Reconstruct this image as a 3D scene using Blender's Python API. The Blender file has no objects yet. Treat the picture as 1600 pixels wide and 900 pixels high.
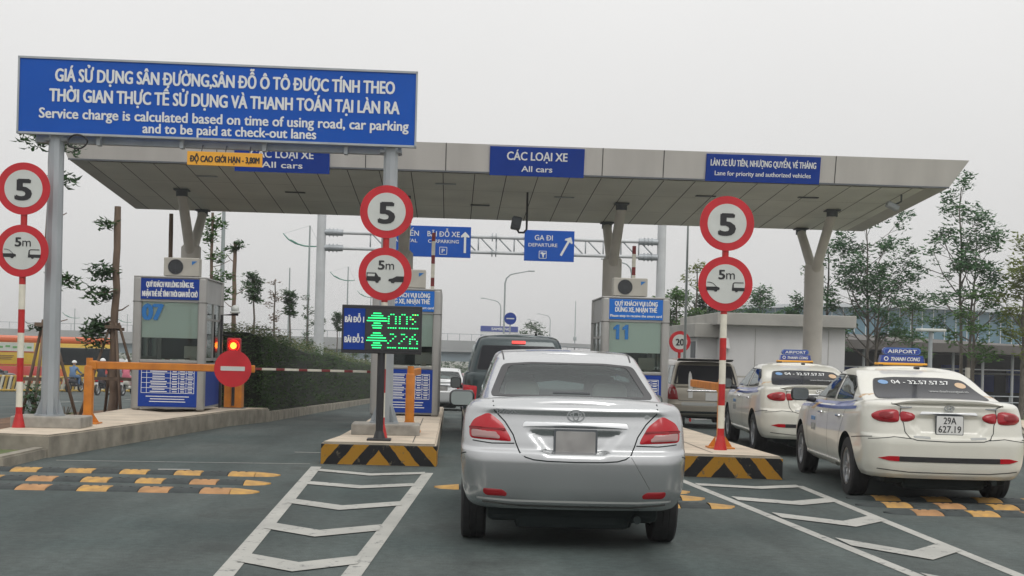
import bpy, bmesh, math, random
from mathutils import Vector, Matrix
from mathutils.bvhtree import BVHTree
random.seed(7)
R = math.radians
sc = bpy.context.scene
col = sc.collection
# ------------------------------------------------------------------ camera
cam_d = bpy.data.cameras.new('camera'); cam = bpy.data.objects.new('camera', cam_d); col.objects.link(cam)
cam_d.sensor_width = 36; cam_d.lens = 45.0; cam_d.shift_y = 0.0644; cam_d.clip_start = 0.1; cam_d.clip_end = 6000
YAW = math.atan(95 / 2000)
cam.matrix_world = Matrix.Translation((0, 0, 1.42)) @ Matrix.Rotation(-YAW, 4, 'Z') @ Matrix.Rotation(R(90), 4, 'X') @ Matrix.Rotation(0.026, 4, 'Z')
sc.camera = cam
# ------------------------------------------------------------------ world: overcast daylight
SUN_EL, SUN_ROT = R(52), R(160)
w = bpy.data.worlds.new('World'); sc.world = w; w.use_nodes = True
nt = w.node_tree; nt.nodes.clear()
out = nt.nodes.new('ShaderNodeOutputWorld'); bg = nt.nodes.new('ShaderNodeBackground')
sky = nt.nodes.new('ShaderNodeTexSky'); sky.sky_type = 'NISHITA'; sky.sun_disc = False
sky.sun_elevation = SUN_EL; sky.sun_rotation = SUN_ROT; sky.dust_density = 6; sky.air_density = 1.5
hs = nt.nodes.new('ShaderNodeHueSaturation'); hs.inputs['Saturation'].default_value = 0.05
tc = nt.nodes.new('ShaderNodeTexCoord'); sp = nt.nodes.new('ShaderNodeSeparateXYZ')
mr = nt.nodes.new('ShaderNodeMapRange'); mr.inputs['From Min'].default_value = -0.05; mr.inputs['From Max'].default_value = 0.9
mr.inputs['To Min'].default_value = 6.9; mr.inputs['To Max'].default_value = 14.0
cmb = nt.nodes.new('ShaderNodeMix'); cmb.data_type = 'RGBA'; cmb.inputs['Factor'].default_value = 0.88   # cloud deck over most of the clear sky
cl = nt.nodes.new('ShaderNodeVectorMath'); cl.operation = 'SCALE'; cl.inputs[0].default_value = (1.0, 0.995, 0.985)
cn = nt.nodes.new('ShaderNodeTexNoise'); cn.inputs['Scale'].default_value = 1.6; cn.inputs['Detail'].default_value = 4
cm = nt.nodes.new('ShaderNodeMapRange'); cm.inputs['From Min'].default_value = 0.3; cm.inputs['From Max'].default_value = 0.7; cm.inputs['To Min'].default_value = 0.955; cm.inputs['To Max'].default_value = 1.03
mu = nt.nodes.new('ShaderNodeMath'); mu.operation = 'MULTIPLY'
L = nt.links.new
L(tc.outputs['Generated'], sp.inputs[0]); L(sp.outputs['Z'], mr.inputs['Value']); L(tc.outputs['Generated'], cn.inputs['Vector'])
L(cn.outputs[0], cm.inputs['Value']); L(mr.outputs[0], mu.inputs[0]); L(cm.outputs[0], mu.inputs[1]); L(mu.outputs[0], cl.inputs['Scale'])
L(sky.outputs[0], hs.inputs['Color']); L(hs.outputs[0], cmb.inputs[6]); L(cl.outputs[0], cmb.inputs[7])
L(cmb.outputs[2], bg.inputs['Color']); bg.inputs['Strength'].default_value = 0.10; L(bg.outputs[0], out.inputs['Surface'])
sd = bpy.data.lights.new('sun', 'SUN'); sd.energy = 0.8; sd.angle = R(25); sd.color = (1, 0.97, 0.93)
sun = bpy.data.objects.new('sun', sd); col.objects.link(sun)
sun.rotation_euler = (R(90) - SUN_EL, 0, R(180) - SUN_ROT + R(0))
sc.view_settings.view_transform = 'Standard'; sc.view_settings.look = 'None'; sc.view_settings.gamma = 1
sc.view_settings.exposure = 0.0; sc.view_settings.use_curve_mapping = False
sc.render.engine = 'CYCLES'

# ------------------------------------------------------------------ materials
MAT = {}
def mat(name, c, rough=0.6, metal=0.0, spec=0.5, noise=0.0, nscale=6.0, coat=0.0, bump=0.0, c2=None, emit=0.0, detail=5.0, stretch=None, transl=0.0):
    if name in MAT: return MAT[name]
    m = bpy.data.materials.new(name); m.use_nodes = True; t = m.node_tree; b = t.nodes['Principled BSDF']
    b.inputs['Base Color'].default_value = (*c, 1); b.inputs['Roughness'].default_value = rough; b.inputs['Metallic'].default_value = metal
    b.inputs['Specular IOR Level'].default_value = spec
    if coat: b.inputs['Coat Weight'].default_value = coat; b.inputs['Coat Roughness'].default_value = 0.06
    if noise or bump:
        tc = t.nodes.new('ShaderNodeTexCoord'); n = t.nodes.new('ShaderNodeTexNoise'); n.inputs['Scale'].default_value = nscale; n.inputs['Detail'].default_value = detail
        if stretch:
            mp = t.nodes.new('ShaderNodeMapping'); mp.inputs['Scale'].default_value = stretch
            t.links.new(tc.outputs['Object'], mp.inputs[0]); t.links.new(mp.outputs[0], n.inputs['Vector'])
        else: t.links.new(tc.outputs['Object'], n.inputs['Vector'])
        if noise:
            mx = t.nodes.new('ShaderNodeMix'); mx.data_type = 'RGBA'
            rp = t.nodes.new('ShaderNodeMapRange'); rp.inputs['From Min'].default_value = 0.3; rp.inputs['From Max'].default_value = 0.7
            t.links.new(n.outputs[0], rp.inputs['Value']); t.links.new(rp.outputs[0], mx.inputs['Factor'])
            d = c2 if c2 else tuple(x * (1 - noise) for x in c)
            mx.inputs[6].default_value = (*c, 1); mx.inputs[7].default_value = (*d, 1)
            t.links.new(mx.outputs[2], b.inputs['Base Color'])
        if bump:
            bp = t.nodes.new('ShaderNodeBump'); bp.inputs['Strength'].default_value = bump; bp.inputs['Distance'].default_value = 0.01
            t.links.new(n.outputs[0], bp.inputs['Height']); t.links.new(bp.outputs[0], b.inputs['Normal'])
    if emit: b.inputs['Emission Color'].default_value = (*c, 1); b.inputs['Emission Strength'].default_value = emit
    if transl:
        tr = t.nodes.new('ShaderNodeBsdfTranslucent'); tr.inputs[0].default_value = (*[x * 1.6 for x in c], 1)
        ms = t.nodes.new('ShaderNodeMixShader'); ms.inputs[0].default_value = transl
        o = t.nodes['Material Output']; t.links.new(b.outputs[0], ms.inputs[1]); t.links.new(tr.outputs[0], ms.inputs[2]); t.links.new(ms.outputs[0], o.inputs[0])
    MAT[name] = m; return m
def glass(name, tint, refl=0.12, rough=0.03):
    if name in MAT: return MAT[name]
    m = bpy.data.materials.new(name); m.use_nodes = True; t = m.node_tree; t.nodes.clear()
    o = t.nodes.new('ShaderNodeOutputMaterial'); tr = t.nodes.new('ShaderNodeBsdfTransparent'); tr.inputs[0].default_value = (*tint, 1)
    g = t.nodes.new('ShaderNodeBsdfGlossy'); g.inputs['Roughness'].default_value = rough; g.inputs[0].default_value = (0.9, 0.95, 0.95, 1)
    f = t.nodes.new('ShaderNodeFresnel'); f.inputs[0].default_value = 1.5
    a = t.nodes.new('ShaderNodeMath'); a.operation = 'ADD'; a.inputs[1].default_value = refl; a.use_clamp = True
    x = t.nodes.new('ShaderNodeMixShader')
    t.links.new(f.outputs[0], a.inputs[0]); t.links.new(a.outputs[0], x.inputs[0]); t.links.new(tr.outputs[0], x.inputs[1]); t.links.new(g.outputs[0], x.inputs[2]); t.links.new(x.outputs[0], o.inputs[0])
    MAT[name] = m; return m

def asphalt_mat():
    m = bpy.data.materials.new('asphalt'); m.use_nodes = True; t = m.node_tree; b = t.nodes['Principled BSDF']; l = t.links.new
    tc = t.nodes.new('ShaderNodeTexCoord')
    def nz(scale, det, st=None, rough=0.5):
        n = t.nodes.new('ShaderNodeTexNoise'); n.inputs['Scale'].default_value = scale; n.inputs['Detail'].default_value = det; n.inputs['Roughness'].default_value = rough
        if st:
            mp = t.nodes.new('ShaderNodeMapping'); mp.inputs['Scale'].default_value = st; l(tc.outputs['Object'], mp.inputs[0]); l(mp.outputs[0], n.inputs['Vector'])
        else: l(tc.outputs['Object'], n.inputs['Vector'])
        return n
    def ramp(n, a, b_, ca, cb):
        r = t.nodes.new('ShaderNodeMapRange'); r.inputs['From Min'].default_value = a; r.inputs['From Max'].default_value = b_; r.inputs['To Min'].default_value = ca; r.inputs['To Max'].default_value = cb
        l(n.outputs[0], r.inputs['Value']); return r
    n1 = nz(0.45, 4); n2 = nz(90, 3, None, 0.8); n3 = nz(1.0, 4, (1.6, 0.16, 1)); n4 = nz(14, 6)
    mx = t.nodes.new('ShaderNodeMix'); mx.data_type = 'RGBA'; mx.inputs[6].default_value = (0.046, 0.063, 0.061, 1); mx.inputs[7].default_value = (0.078, 0.092, 0.087, 1)
    l(ramp(n1, .35, .65, 0, 1).outputs[0], mx.inputs[0])
    m2 = t.nodes.new('ShaderNodeMix'); m2.data_type = 'RGBA'; m2.blend_type = 'MULTIPLY'; m2.inputs[0].default_value = 1
    a = t.nodes.new('ShaderNodeMath'); a.operation = 'MULTIPLY'; l(ramp(n2, .3, .7, .55, 1.45).outputs[0], a.inputs[0]); l(ramp(n3, .35, .7, 1.18, .74).outputs[0], a.inputs[1])
    a2 = t.nodes.new('ShaderNodeMath'); a2.operation = 'MULTIPLY'; l(a.outputs[0], a2.inputs[0]); l(ramp(n4, .35, .65, .86, 1.14).outputs[0], a2.inputs[1])
    l(mx.outputs[2], m2.inputs[6]); l(a2.outputs[0], m2.inputs[7]); l(m2.outputs[2], b.inputs['Base Color'])
    n5 = nz(0.9, 3, None, .4); n6 = nz(2.6, 8, (1, .35, 1), .65)   # oil drips and patches, tyre grime
    d = t.nodes.new('ShaderNodeMath'); d.operation = 'MULTIPLY'; l(ramp(n5, .62, .72, 1.0, .62).outputs[0], d.inputs[0]); l(ramp(n6, .40, .68, 1.06, .84).outputs[0], d.inputs[1])
    m3 = t.nodes.new('ShaderNodeMix'); m3.data_type = 'RGBA'; m3.blend_type = 'MULTIPLY'; m3.inputs[0].default_value = 1; l(m2.outputs[2], m3.inputs[6]); l(d.outputs[0], m3.inputs[7]); l(m3.outputs[2], b.inputs['Base Color'])
    b.inputs['Roughness'].default_value = 0.85; b.inputs['Specular IOR Level'].default_value = 0.35
    bp = t.nodes.new('ShaderNodeBump'); bp.inputs['Strength'].default_value = 0.5; bp.inputs['Distance'].default_value = 0.006; l(n2.outputs[0], bp.inputs['Height']); l(bp.outputs[0], b.inputs['Normal'])
    MAT['asphalt'] = m; return m
def paint_mat(name, c, wear=(0.16, 0.16, 0.15), amt=0.62):
    # worn paint: paint colour broken by small chips and grime
    m = bpy.data.materials.new(name); m.use_nodes = True; t = m.node_tree; b = t.nodes['Principled BSDF']; l = t.links.new
    tc = t.nodes.new('ShaderNodeTexCoord'); n = t.nodes.new('ShaderNodeTexNoise'); n.inputs['Scale'].default_value = 9; n.inputs['Detail'].default_value = 10; n.inputs['Roughness'].default_value = 0.75
    n2 = t.nodes.new('ShaderNodeTexNoise'); n2.inputs['Scale'].default_value = 1.5; n2.inputs['Detail'].default_value = 4
    l(tc.outputs['Object'], n.inputs['Vector']); l(tc.outputs['Object'], n2.inputs['Vector'])
    r = t.nodes.new('ShaderNodeMapRange'); r.inputs['From Min'].default_value = amt; r.inputs['From Max'].default_value = amt + 0.08; l(n.outputs[0], r.inputs['Value'])
    r2 = t.nodes.new('ShaderNodeMapRange'); r2.inputs['From Min'].default_value = .3; r2.inputs['From Max'].default_value = .7; r2.inputs['To Max'].default_value = 0.35; l(n2.outputs[0], r2.inputs['Value'])
    a = t.nodes.new('ShaderNodeMath'); a.operation = 'MAXIMUM'; l(r.outputs[0], a.inputs[0]); l(r2.outputs[0], a.inputs[1])
    x = t.nodes.new('ShaderNodeMix'); x.data_type = 'RGBA'; x.inputs[6].default_value = (*c, 1); x.inputs[7].default_value = (*wear, 1); l(a.outputs[0], x.inputs[0]); l(x.outputs[2], b.inputs['Base Color'])
    b.inputs['Roughness'].default_value = 0.7
    MAT[name] = m; return m
def hazard_mat(phase):
    # black and yellow chevron stripes painted on an island nose, chipped at the edges
    m = bpy.data.materials.new('hazard_paint'); m.use_nodes = True; t = m.node_tree; b = t.nodes['Principled BSDF']; l = t.links.new
    tc = t.nodes.new('ShaderNodeTexCoord'); s = t.nodes.new('ShaderNodeSeparateXYZ'); l(tc.outputs['Object'], s.inputs[0])
    ab = t.nodes.new('ShaderNodeMath'); ab.operation = 'ABSOLUTE'; l(s.outputs['X'], ab.inputs[0])
    zz = t.nodes.new('ShaderNodeMath'); zz.operation = 'MULTIPLY_ADD'; zz.inputs[1].default_value = 0.85; l(s.outputs['Z'], zz.inputs[0]); l(ab.outputs[0], zz.inputs[2])
    nn = t.nodes.new('ShaderNodeTexNoise'); nn.inputs['Scale'].default_value = 7; nn.inputs['Detail'].default_value = 8; l(tc.outputs['Object'], nn.inputs['Vector'])
    na = t.nodes.new('ShaderNodeMath'); na.operation = 'MULTIPLY_ADD'; na.inputs[1].default_value = 0.05; l(nn.outputs[0], na.inputs[0]); l(zz.outputs[0], na.inputs[2])
    q = t.nodes.new('ShaderNodeMath'); q.operation = 'MULTIPLY_ADD'; q.inputs[1].default_value = 1 / 0.36; q.inputs[2].default_value = phase; l(na.outputs[0], q.inputs[0])
    fr = t.nodes.new('ShaderNodeMath'); fr.operation = 'FRACT'; l(q.outputs[0], fr.inputs[0])
    g = t.nodes.new('ShaderNodeMath'); g.operation = 'GREATER_THAN'; g.inputs[1].default_value = 0.5; l(fr.outputs[0], g.inputs[0])
    x = t.nodes.new('ShaderNodeMix'); x.data_type = 'RGBA'; x.inputs[6].default_value = (0.62, 0.32, 0.03, 1); x.inputs[7].default_value = (0.022, 0.022, 0.025, 1); l(g.outputs[0], x.inputs[0])
    n2 = t.nodes.new('ShaderNodeTexNoise'); n2.inputs['Scale'].default_value = 11; n2.inputs['Detail'].default_value = 9; n2.inputs['Roughness'].default_value = .7; l(tc.outputs['Object'], n2.inputs['Vector'])
    r = t.nodes.new('ShaderNodeMapRange'); r.inputs['From Min'].default_value = .58; r.inputs['From Max'].default_value = .66; l(n2.outputs[0], r.inputs['Value'])
    y = t.nodes.new('ShaderNodeMix'); y.data_type = 'RGBA'; y.inputs[7].default_value = (0.2, 0.17, 0.11, 1); l(x.outputs[2], y.inputs[6]); l(r.outputs[0], y.inputs[0]); l(y.outputs[2], b.inputs['Base Color'])
    b.inputs['Roughness'].default_value = .6
    return m
asphalt_mat()
paint_mat('road_white', (0.43, 0.425, 0.39), (0.13, 0.135, 0.13), 0.545)
mat('kerb', (0.34, 0.31, 0.25), .85, noise=.5, nscale=3.5, bump=.3, detail=9)
mat('paving', (0.60, 0.51, 0.40), .85, noise=.28, nscale=2.5, bump=.2, detail=9)
mat('plinth', (0.36, 0.34, 0.30), .9, noise=.35, nscale=7, bump=.4, detail=8)
mat('galv', (0.40, 0.43, 0.45), .5, .35, noise=.2, nscale=5, stretch=(1, 1, .3))
mat('dark_steel', (0.10, 0.11, 0.12), .55, .3)
mat('black', (0.015, 0.015, 0.017), .5); mat('rubber', (0.02, 0.02, 0.021), .8, noise=.4, nscale=20)
mat('trim_black', (0.02, 0.02, 0.022), .45)
mat('sign_blue', (0.004, 0.085, 0.44), .6, spec=.25, noise=.12, nscale=1.3); mat('sign_navy', (0.004, 0.040, 0.28), .6, spec=.25, noise=.15, nscale=2)
mat('sign_cyan', (0.012, 0.14, 0.52), .55, spec=.3)
mat('white_print', (0.70, 0.71, 0.70), .5); mat('sign_white', (0.58, 0.60, 0.57), .45, noise=.1, nscale=4)
mat('sign_red', (0.55, 0.012, 0.022), .45, noise=.2, nscale=4); mat('post_white', (0.74, 0.71, 0.60), .5, noise=.18, nscale=9)
mat('post_red', (0.52, 0.015, 0.015), .5, noise=.3, nscale=9)
mat('orange', (0.66, 0.23, 0.02), .5, noise=.35, nscale=6, c2=(0.46, 0.15, 0.02), detail=8); mat('amber', (0.80, 0.38, 0.03), .5)
mat('canopy_skin', (0.52, 0.50, 0.47), .5, .1, noise=.16, nscale=1.4, detail=8, stretch=(1.6, 1, .25)); mat('soffit', (0.72, 0.73, 0.68), .6, noise=.2, nscale=.7, detail=7)
mat('seam', (0.07, 0.07, 0.065), .8); mat('column', (0.62, 0.59, 0.54), .7, noise=.2, nscale=2, detail=8)
mat('booth_silver', (0.36, 0.355, 0.34), .42, .35, noise=.12, nscale=3); mat('booth_panel', (0.40, 0.40, 0.39), .5, noise=.15, nscale=3)
mat('blind', (0.74, 0.80, 0.76), .6); mat('dark_glass', (0.012, 0.016, 0.018), .08, spec=.6)
mat('number_blue', (0.015, 0.15, 0.42), .5); mat('cream', (0.42, 0.40, 0.35), .6, noise=.15, nscale=4)
mat('soil', (0.20, 0.11, 0.06), .95, noise=.5, nscale=4, bump=.6, detail=9); mat('grass', (0.07, 0.11, 0.03), .9, noise=.5, nscale=5, c2=(0.12, 0.13, 0.05), bump=.6, detail=9)
mat('terrain', (0.12, 0.13, 0.09), .9, noise=.5, nscale=.05, c2=(0.17, 0.17, 0.14), detail=8)
mat('bark', (0.20, 0.14, 0.10), .9, noise=.5, nscale=7, bump=.8, stretch=(1, 1, .3), detail=8); mat('bark_grey', (0.16, 0.14, 0.12), .9, noise=.5, nscale=5, bump=.5)
mat('leaf', (0.035, 0.10, 0.018), .6, noise=.6, nscale=1.2, c2=(0.085, 0.17, 0.03), transl=.25)
mat('leaf_dark', (0.020, 0.060, 0.018), .6, noise=.6, nscale=1.0, c2=(0.045, 0.105, 0.028), transl=.2)
mat('leaf_blue', (0.022, 0.090, 0.030), .6, noise=.6, nscale=.8, c2=(0.065, 0.16, 0.045), transl=.2)
mat('leaf_yellow', (0.16, 0.19, 0.02), .6, noise=.6, nscale=.9, c2=(0.06, 0.10, 0.03), transl=.3)
mat('leaf_dry', (0.16, 0.09, 0.06), .7, noise=.6, nscale=.9, c2=(0.08, 0.08, 0.04), transl=.2)
mat('hedge_leaf', (0.018, 0.054, 0.010), .65, noise=.6, nscale=1.6, c2=(0.055, 0.115, 0.018), transl=.15)
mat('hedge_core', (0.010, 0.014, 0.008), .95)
mat('yellow_hump', (0.55, 0.31, 0.07), .7, noise=.4, nscale=9, c2=(0.30, 0.18, 0.07), detail=9, bump=.3)
mat('tan_hump', (0.45, 0.24, 0.10), .75, noise=.4, nscale=6, detail=9, bump=.3)
mat('black_hump', (0.035, 0.045, 0.045), .75, noise=.4, nscale=9, detail=9, bump=.3)
mat('wall_white', (0.62, 0.615, 0.61), .8, noise=.12, nscale=1.2, detail=8, stretch=(1, 1, .4)); mat('wall_cap', (0.40, 0.39, 0.36), .8, noise=.25, nscale=1.2, detail=8)
mat('chrome', (0.75, 0.76, 0.78), .15, 1.0); mat('rim', (0.50, 0.51, 0.52), .3, .9)
mat('lamp_red', (0.40, 0.006, 0.014), .2, spec=.35, coat=.25); mat('lamp_dark_red', (0.22, 0.008, 0.012), .2, spec=.35, coat=.2); mat('lamp_deep', (0.34, 0.012, 0.02), .2, spec=.35, coat=.25); mat('lamp_clear', (0.36, 0.21, 0.20), .2, coat=.3)
mat('plate_white', (0.66, 0.66, 0.64), .5); mat('plate_grey', (0.33, 0.32, 0.31), .6, noise=.25, nscale=9, detail=1)
mat('seat', (0.60, 0.58, 0.52), .8); mat('seat_dark', (0.06, 0.065, 0.07), .8); mat('under', (0.006, 0.012, 0.012), .9)
mat('glossy_black', (0.008, 0.009, 0.010), .06, spec=.6, coat=.3)
glass('car_glass', (0.34, 0.40, 0.39), -.02); glass('booth_glass', (0.92, 0.96, 0.94), -.02)

# ------------------------------------------------------------------ object helpers
def link(o, parent=None):
    col.objects.link(o)
    if parent: o.parent = parent
    return o
def mobj(name, bm, material, parent=None, smooth=False, label=None, auto=None):
    me = bpy.data.meshes.new(name); bm.normal_update(); bm.to_mesh(me); bm.free()
    for m in (material if isinstance(material, (list, tuple)) else [material]): me.materials.append(MAT[m] if isinstance(m, str) else m)
    if smooth:
        for p in me.polygons: p.use_smooth = True
        if auto is not None:
            try: me.set_sharp_from_angle(angle=R(auto))
            except Exception: pass
    o = link(bpy.data.objects.new(name, me), parent)
    if label: o['label'] = label
    return o
def thing(name, label, cat, loc=(0, 0, 0), rz=0, group=None, ry=0, rx=0):
    o = bpy.data.objects.new(name, None); o.empty_display_size = .2; link(o); o.location = loc; o.rotation_euler = (rx, ry, rz)
    return tag(o, label, cat, group)
def tag(o, label, cat, group=None, kind=None):
    if label: o['label'] = label
    if cat: o['category'] = cat
    if group: o['group'] = group
    if kind: o['kind'] = kind
    return o
def struct(o): o['kind'] = 'structure'; return o
def copy_tree(o, parent=None):
    c = o.copy(); col.objects.link(c)
    if parent: c.parent = parent
    for ch in list(o.children): copy_tree(ch, c)
    return c
def B(): return bmesh.new()
def box(bm, c, s, bev=0.0, rot=None, seg=2):
    r = bmesh.ops.create_cube(bm, size=1); vs = r['verts']
    for v in vs: v.co = Vector((v.co.x * s[0], v.co.y * s[1], v.co.z * s[2]))
    if bev:
        es = list({e for v in vs for e in v.link_edges}); rr = bmesh.ops.bevel(bm, geom=es, offset=bev, segments=seg, affect='EDGES', profile=.5)
        vs = list({v for f in rr['faces'] for v in f.verts} | {v for v in vs if v.is_valid})
        seen = set(vs); st = list(vs)
        while st:
            v = st.pop()
            for e in v.link_edges:
                q = e.other_vert(v)
                if q not in seen: seen.add(q); st.append(q)
        vs = list(seen)
    M = Matrix.Translation(c) @ (rot.to_4x4() if rot is not None else Matrix.Identity(4))
    bmesh.ops.transform(bm, matrix=M, verts=vs); return vs
def tube(bm, p, q, r0, r1=None, n=12, caps=True):
    p, q = Vector(p), Vector(q); r1 = r0 if r1 is None else r1; d = q - p
    if d.length < 1e-6: return
    r = bmesh.ops.create_cone(bm, cap_ends=caps, segments=n, radius1=r0, radius2=r1, depth=d.length)
    bmesh.ops.transform(bm, matrix=Matrix.Translation((p + q) / 2) @ d.to_track_quat('Z', 'Y').to_matrix().to_4x4(), verts=r['verts'])
def path_tube(bm, pts, rads, n=8):
    pts = [Vector(p) for p in pts]; rings = []
    if not isinstance(rads, (list, tuple)): rads = [rads] * len(pts)
    up = Vector((0.13, 0.97, 0.21))
    for i, p in enumerate(pts):
        d = (pts[min(i + 1, len(pts) - 1)] - pts[max(i - 1, 0)]).normalized()
        a = d.cross(up).normalized(); b = d.cross(a).normalized()
        rings.append([bm.verts.new(p + (a * math.cos(t) + b * math.sin(t)) * rads[i]) for t in [2 * math.pi * k / n for k in range(n)]])
    for i in range(len(rings) - 1):
        for k in range(n): bm.faces.new((rings[i][k], rings[i][(k + 1) % n], rings[i + 1][(k + 1) % n], rings[i + 1][k]))
    bm.faces.new(rings[0]); bm.faces.new(rings[-1][::-1])
def prism(bm, pts, z0, z1, zf=None):
    # polygon in XY extruded between z0 and z1 (zf(x,y) adds a ground height)
    f = zf or (lambda x, y: 0)
    a = [bm.verts.new((x, y, z0 + f(x, y))) for x, y in pts]; b = [bm.verts.new((x, y, z1 + f(x, y))) for x, y in pts]
    bm.faces.new(a[::-1]); bm.faces.new(b); n = len(pts)
    for i in range(n): bm.faces.new((a[i], a[(i + 1) % n], b[(i + 1) % n], b[i]))
def slab_xz(bm, pts, y0, y1):
    # polygon in XZ (counter-clockwise seen from -Y) with thickness in Y, front at y0
    a = [bm.verts.new((x, y0, z)) for x, z in pts]; b = [bm.verts.new((x, y1, z)) for x, z in pts]; n = len(pts)
    bm.faces.new(a); bm.faces.new(b[::-1])
    for i in range(n): bm.faces.new((a[(i + 1) % n], a[i], b[i], b[(i + 1) % n]))
def disc_pts(cx, cz, r, n=40, rz=None): return [(cx + r * math.cos(2 * math.pi * k / n), cz + (rz or r) * math.sin(2 * math.pi * k / n)) for k in range(n)]
def rrect(cx, cz, w_, h_, r, n=5):
    out_ = []
    for (sx, sz, a0) in ((1, -1, -90), (1, 1, 0), (-1, 1, 90), (-1, -1, 180)):
        for k in range(n + 1):
            a = R(a0 + 90 * k / n); out_.append((cx + sx * (w_ / 2 - r) + r * math.cos(a), cz + sz * (h_ / 2 - r) + r * math.sin(a)))
    return out_
def ring_xz(bm, cx, cz, ro, ri, y0, y1, n=48, sz=1.0):
    vs = []
    for k in range(n):
        a = 2 * math.pi * k / n; c, s = math.cos(a), math.sin(a)
        vs.append([bm.verts.new((cx + r * c, y, cz + r * s * sz)) for r, y in ((ro, y0), (ri, y0), (ri, y1), (ro, y1))])
    for k in range(n):
        p, q = vs[k], vs[(k + 1) % n]
        for i in range(4): bm.faces.new((p[i], p[(i + 1) % 4], q[(i + 1) % 4], q[i])[::-1])
def lathe(bm, prof, n=32, axis='X'):
    rings = []
    for k in range(n):
        a = 2 * math.pi * k / n; rings.append([bm.verts.new((x, r * math.cos(a), r * math.sin(a)) if axis == 'X' else (r * math.cos(a), r * math.sin(a), x)) for x, r in prof])
    for k in range(n):
        p, q = rings[k], rings[(k + 1) % n]
        for i in range(len(prof) - 1): bm.faces.new((p[i], p[i + 1], q[i + 1], q[i]))
_tc = {}
def text_bm(s, width=None, height=None, bold=0.0, ext=0.004, align='C', shear=0.0):
    """lettering as a mesh in the XZ plane, facing -Y, fitted to width and cap height"""
    for a_, b_ in (('Đ', '\u00d0'), ('Ờ', 'Ò\u031b'), ('Ở', 'Ỏ\u031b'), ('Ợ', 'Ọ\u031b'), ('Ớ', 'Ó\u031b'), ('Ơ', 'O\u031b')): s = s.replace(a_, b_)
    cu = bpy.data.curves.new('t', 'FONT'); cu.body = s; cu.align_x = 'CENTER'; cu.size = 1; cu.shear = shear; cu.resolution_u = 3
    o = bpy.data.objects.new('t', cu); col.objects.link(o); bpy.context.view_layer.update()
    me = bpy.data.meshes.new_from_object(o.evaluated_get(bpy.context.evaluated_depsgraph_get()))
    bpy.data.objects.remove(o); bpy.data.curves.remove(cu)
    bm = bmesh.new(); bm.from_mesh(me); bpy.data.meshes.remove(me)
    if not bm.verts: return bm
    x0 = min(v.co.x for v in bm.verts); x1 = max(v.co.x for v in bm.verts)
    sx = (width / (x1 - x0)) if width else (height / .73); sz = (height / .73) if height else sx
    cx = (x0 + x1) / 2
    for v in bm.verts: v.co = Vector(((v.co.x - cx) * sx, 0, v.co.y * sz))
    r = bmesh.ops.extrude_face_region(bm, geom=bm.faces[:]); 
    for v in [g for g in r['geom'] if isinstance(g, bmesh.types.BMVert)]: v.co.y -= ext
    bmesh.ops.recalc_face_normals(bm, faces=bm.faces[:])
    if bold:   # heavier strokes: the same lettering overlaid a hair to each side
        hh = height or sz * .73; d = bold * hh * 1.6; base = bm.copy()
        for k, (dx, dz) in enumerate(((d, 0), (-d, 0), (0, d * .6), (d * .8, -d * .5), (-d * .8, -d * .5))):
            me2 = bpy.data.meshes.new('t'); c = base.copy(); bmesh.ops.translate(c, verts=c.verts[:], vec=(dx, -.00025 * (k + 1), dz)); c.to_mesh(me2); c.free(); bm.from_mesh(me2); bpy.data.meshes.remove(me2)
        base.free()
    return bm
def text(s, x, z, parent, material='white_print', width=None, height=None, bold=0.02, y=0.0, name='lettering', ext=.004, shear=0.0):
    bm = text_bm(s, width, height, bold, ext, shear=shear); bmesh.ops.translate(bm, verts=bm.verts[:], vec=(x, y, z))
    return mobj(name, bm, material, parent)
def G(y):
    # height of the ground: level up to the booths, then falling gently away
    return 0.0 if y < 23 else (-0.027 * (y - 23) if y < 165 else -3.834)
# ------------------------------------------------------------------ ground, roads, islands
def sheet(name, xs, ys, material, dz=0.0, zf=G):
    bm = B(); g = [[bm.verts.new((x, y, zf(y) + dz)) for x in xs] for y in ys]
    for i in range(len(ys) - 1):
        for j in range(len(xs) - 1): bm.faces.new((g[i][j], g[i][j + 1], g[i + 1][j + 1], g[i + 1][j]))
    return struct(mobj(name, bm, material))
sheet('ground', [-1500, -300, -60, 0, 60, 300, 1500], [-100, 0, 23, 60, 110, 165, 400, 1800], 'terrain', -0.02)
sheet('road', [-34, -8, 0, 8, 40], [-30, 0, 8, 16, 23, 40, 80, 165, 300], 'asphalt', 0.0)
def poly_sheet(name, polys, material, z):
    bm = B()
    for p in polys: 
        f = bm.faces.new([bm.verts.new((x, y, z + G(y))) for x, y in p])
    bmesh.ops.recalc_face_normals(bm, faces=bm.faces[:])
    for f in bm.faces:
        if f.normal.z < 0: f.normal_flip()
    return struct(mobj(name, bm, material))
def bar(p, q, wd):
    p, q = Vector(p), Vector(q); d = (q - p).normalized(); n = Vector((-d.y, d.x)) * wd / 2
    return [tuple(p + n), tuple(p - n), tuple(q - n), tuple(q + n)]
def vbar(a, m, b, t):
    # V shaped bar with its point towards the camera, thickness t measured along the road
    return [(a[0], a[1] + t / 2), (m[0], m[1] + t / 2), (b[0], b[1] + t / 2), (b[0], b[1] - t / 2), (m[0], m[1] - t / 2), (a[0], a[1] - t / 2)]
def split_v(p): return [[p[0], p[5], p[4], p[1]], [p[1], p[4], p[3], p[2]]]
LT = [((-1.52, 15.06), (-.88, 14.62), (-.27, 14.95), .26), ((-1.51, 13.62), (-.90, 13.28), (-.33, 13.64), .30), ((-1.47, 11.97), (-.95, 11.5), (-.42, 11.93), .34), ((-1.43, 10.28), (-.99, 9.87), (-.53, 10.27), .36), ((-1.38, 8.70), (-.97, 8.34), (-.58, 8.68), .36), ((-1.34, 7.2), (-.97, 6.85), (-.66, 7.2), .48)]
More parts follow.
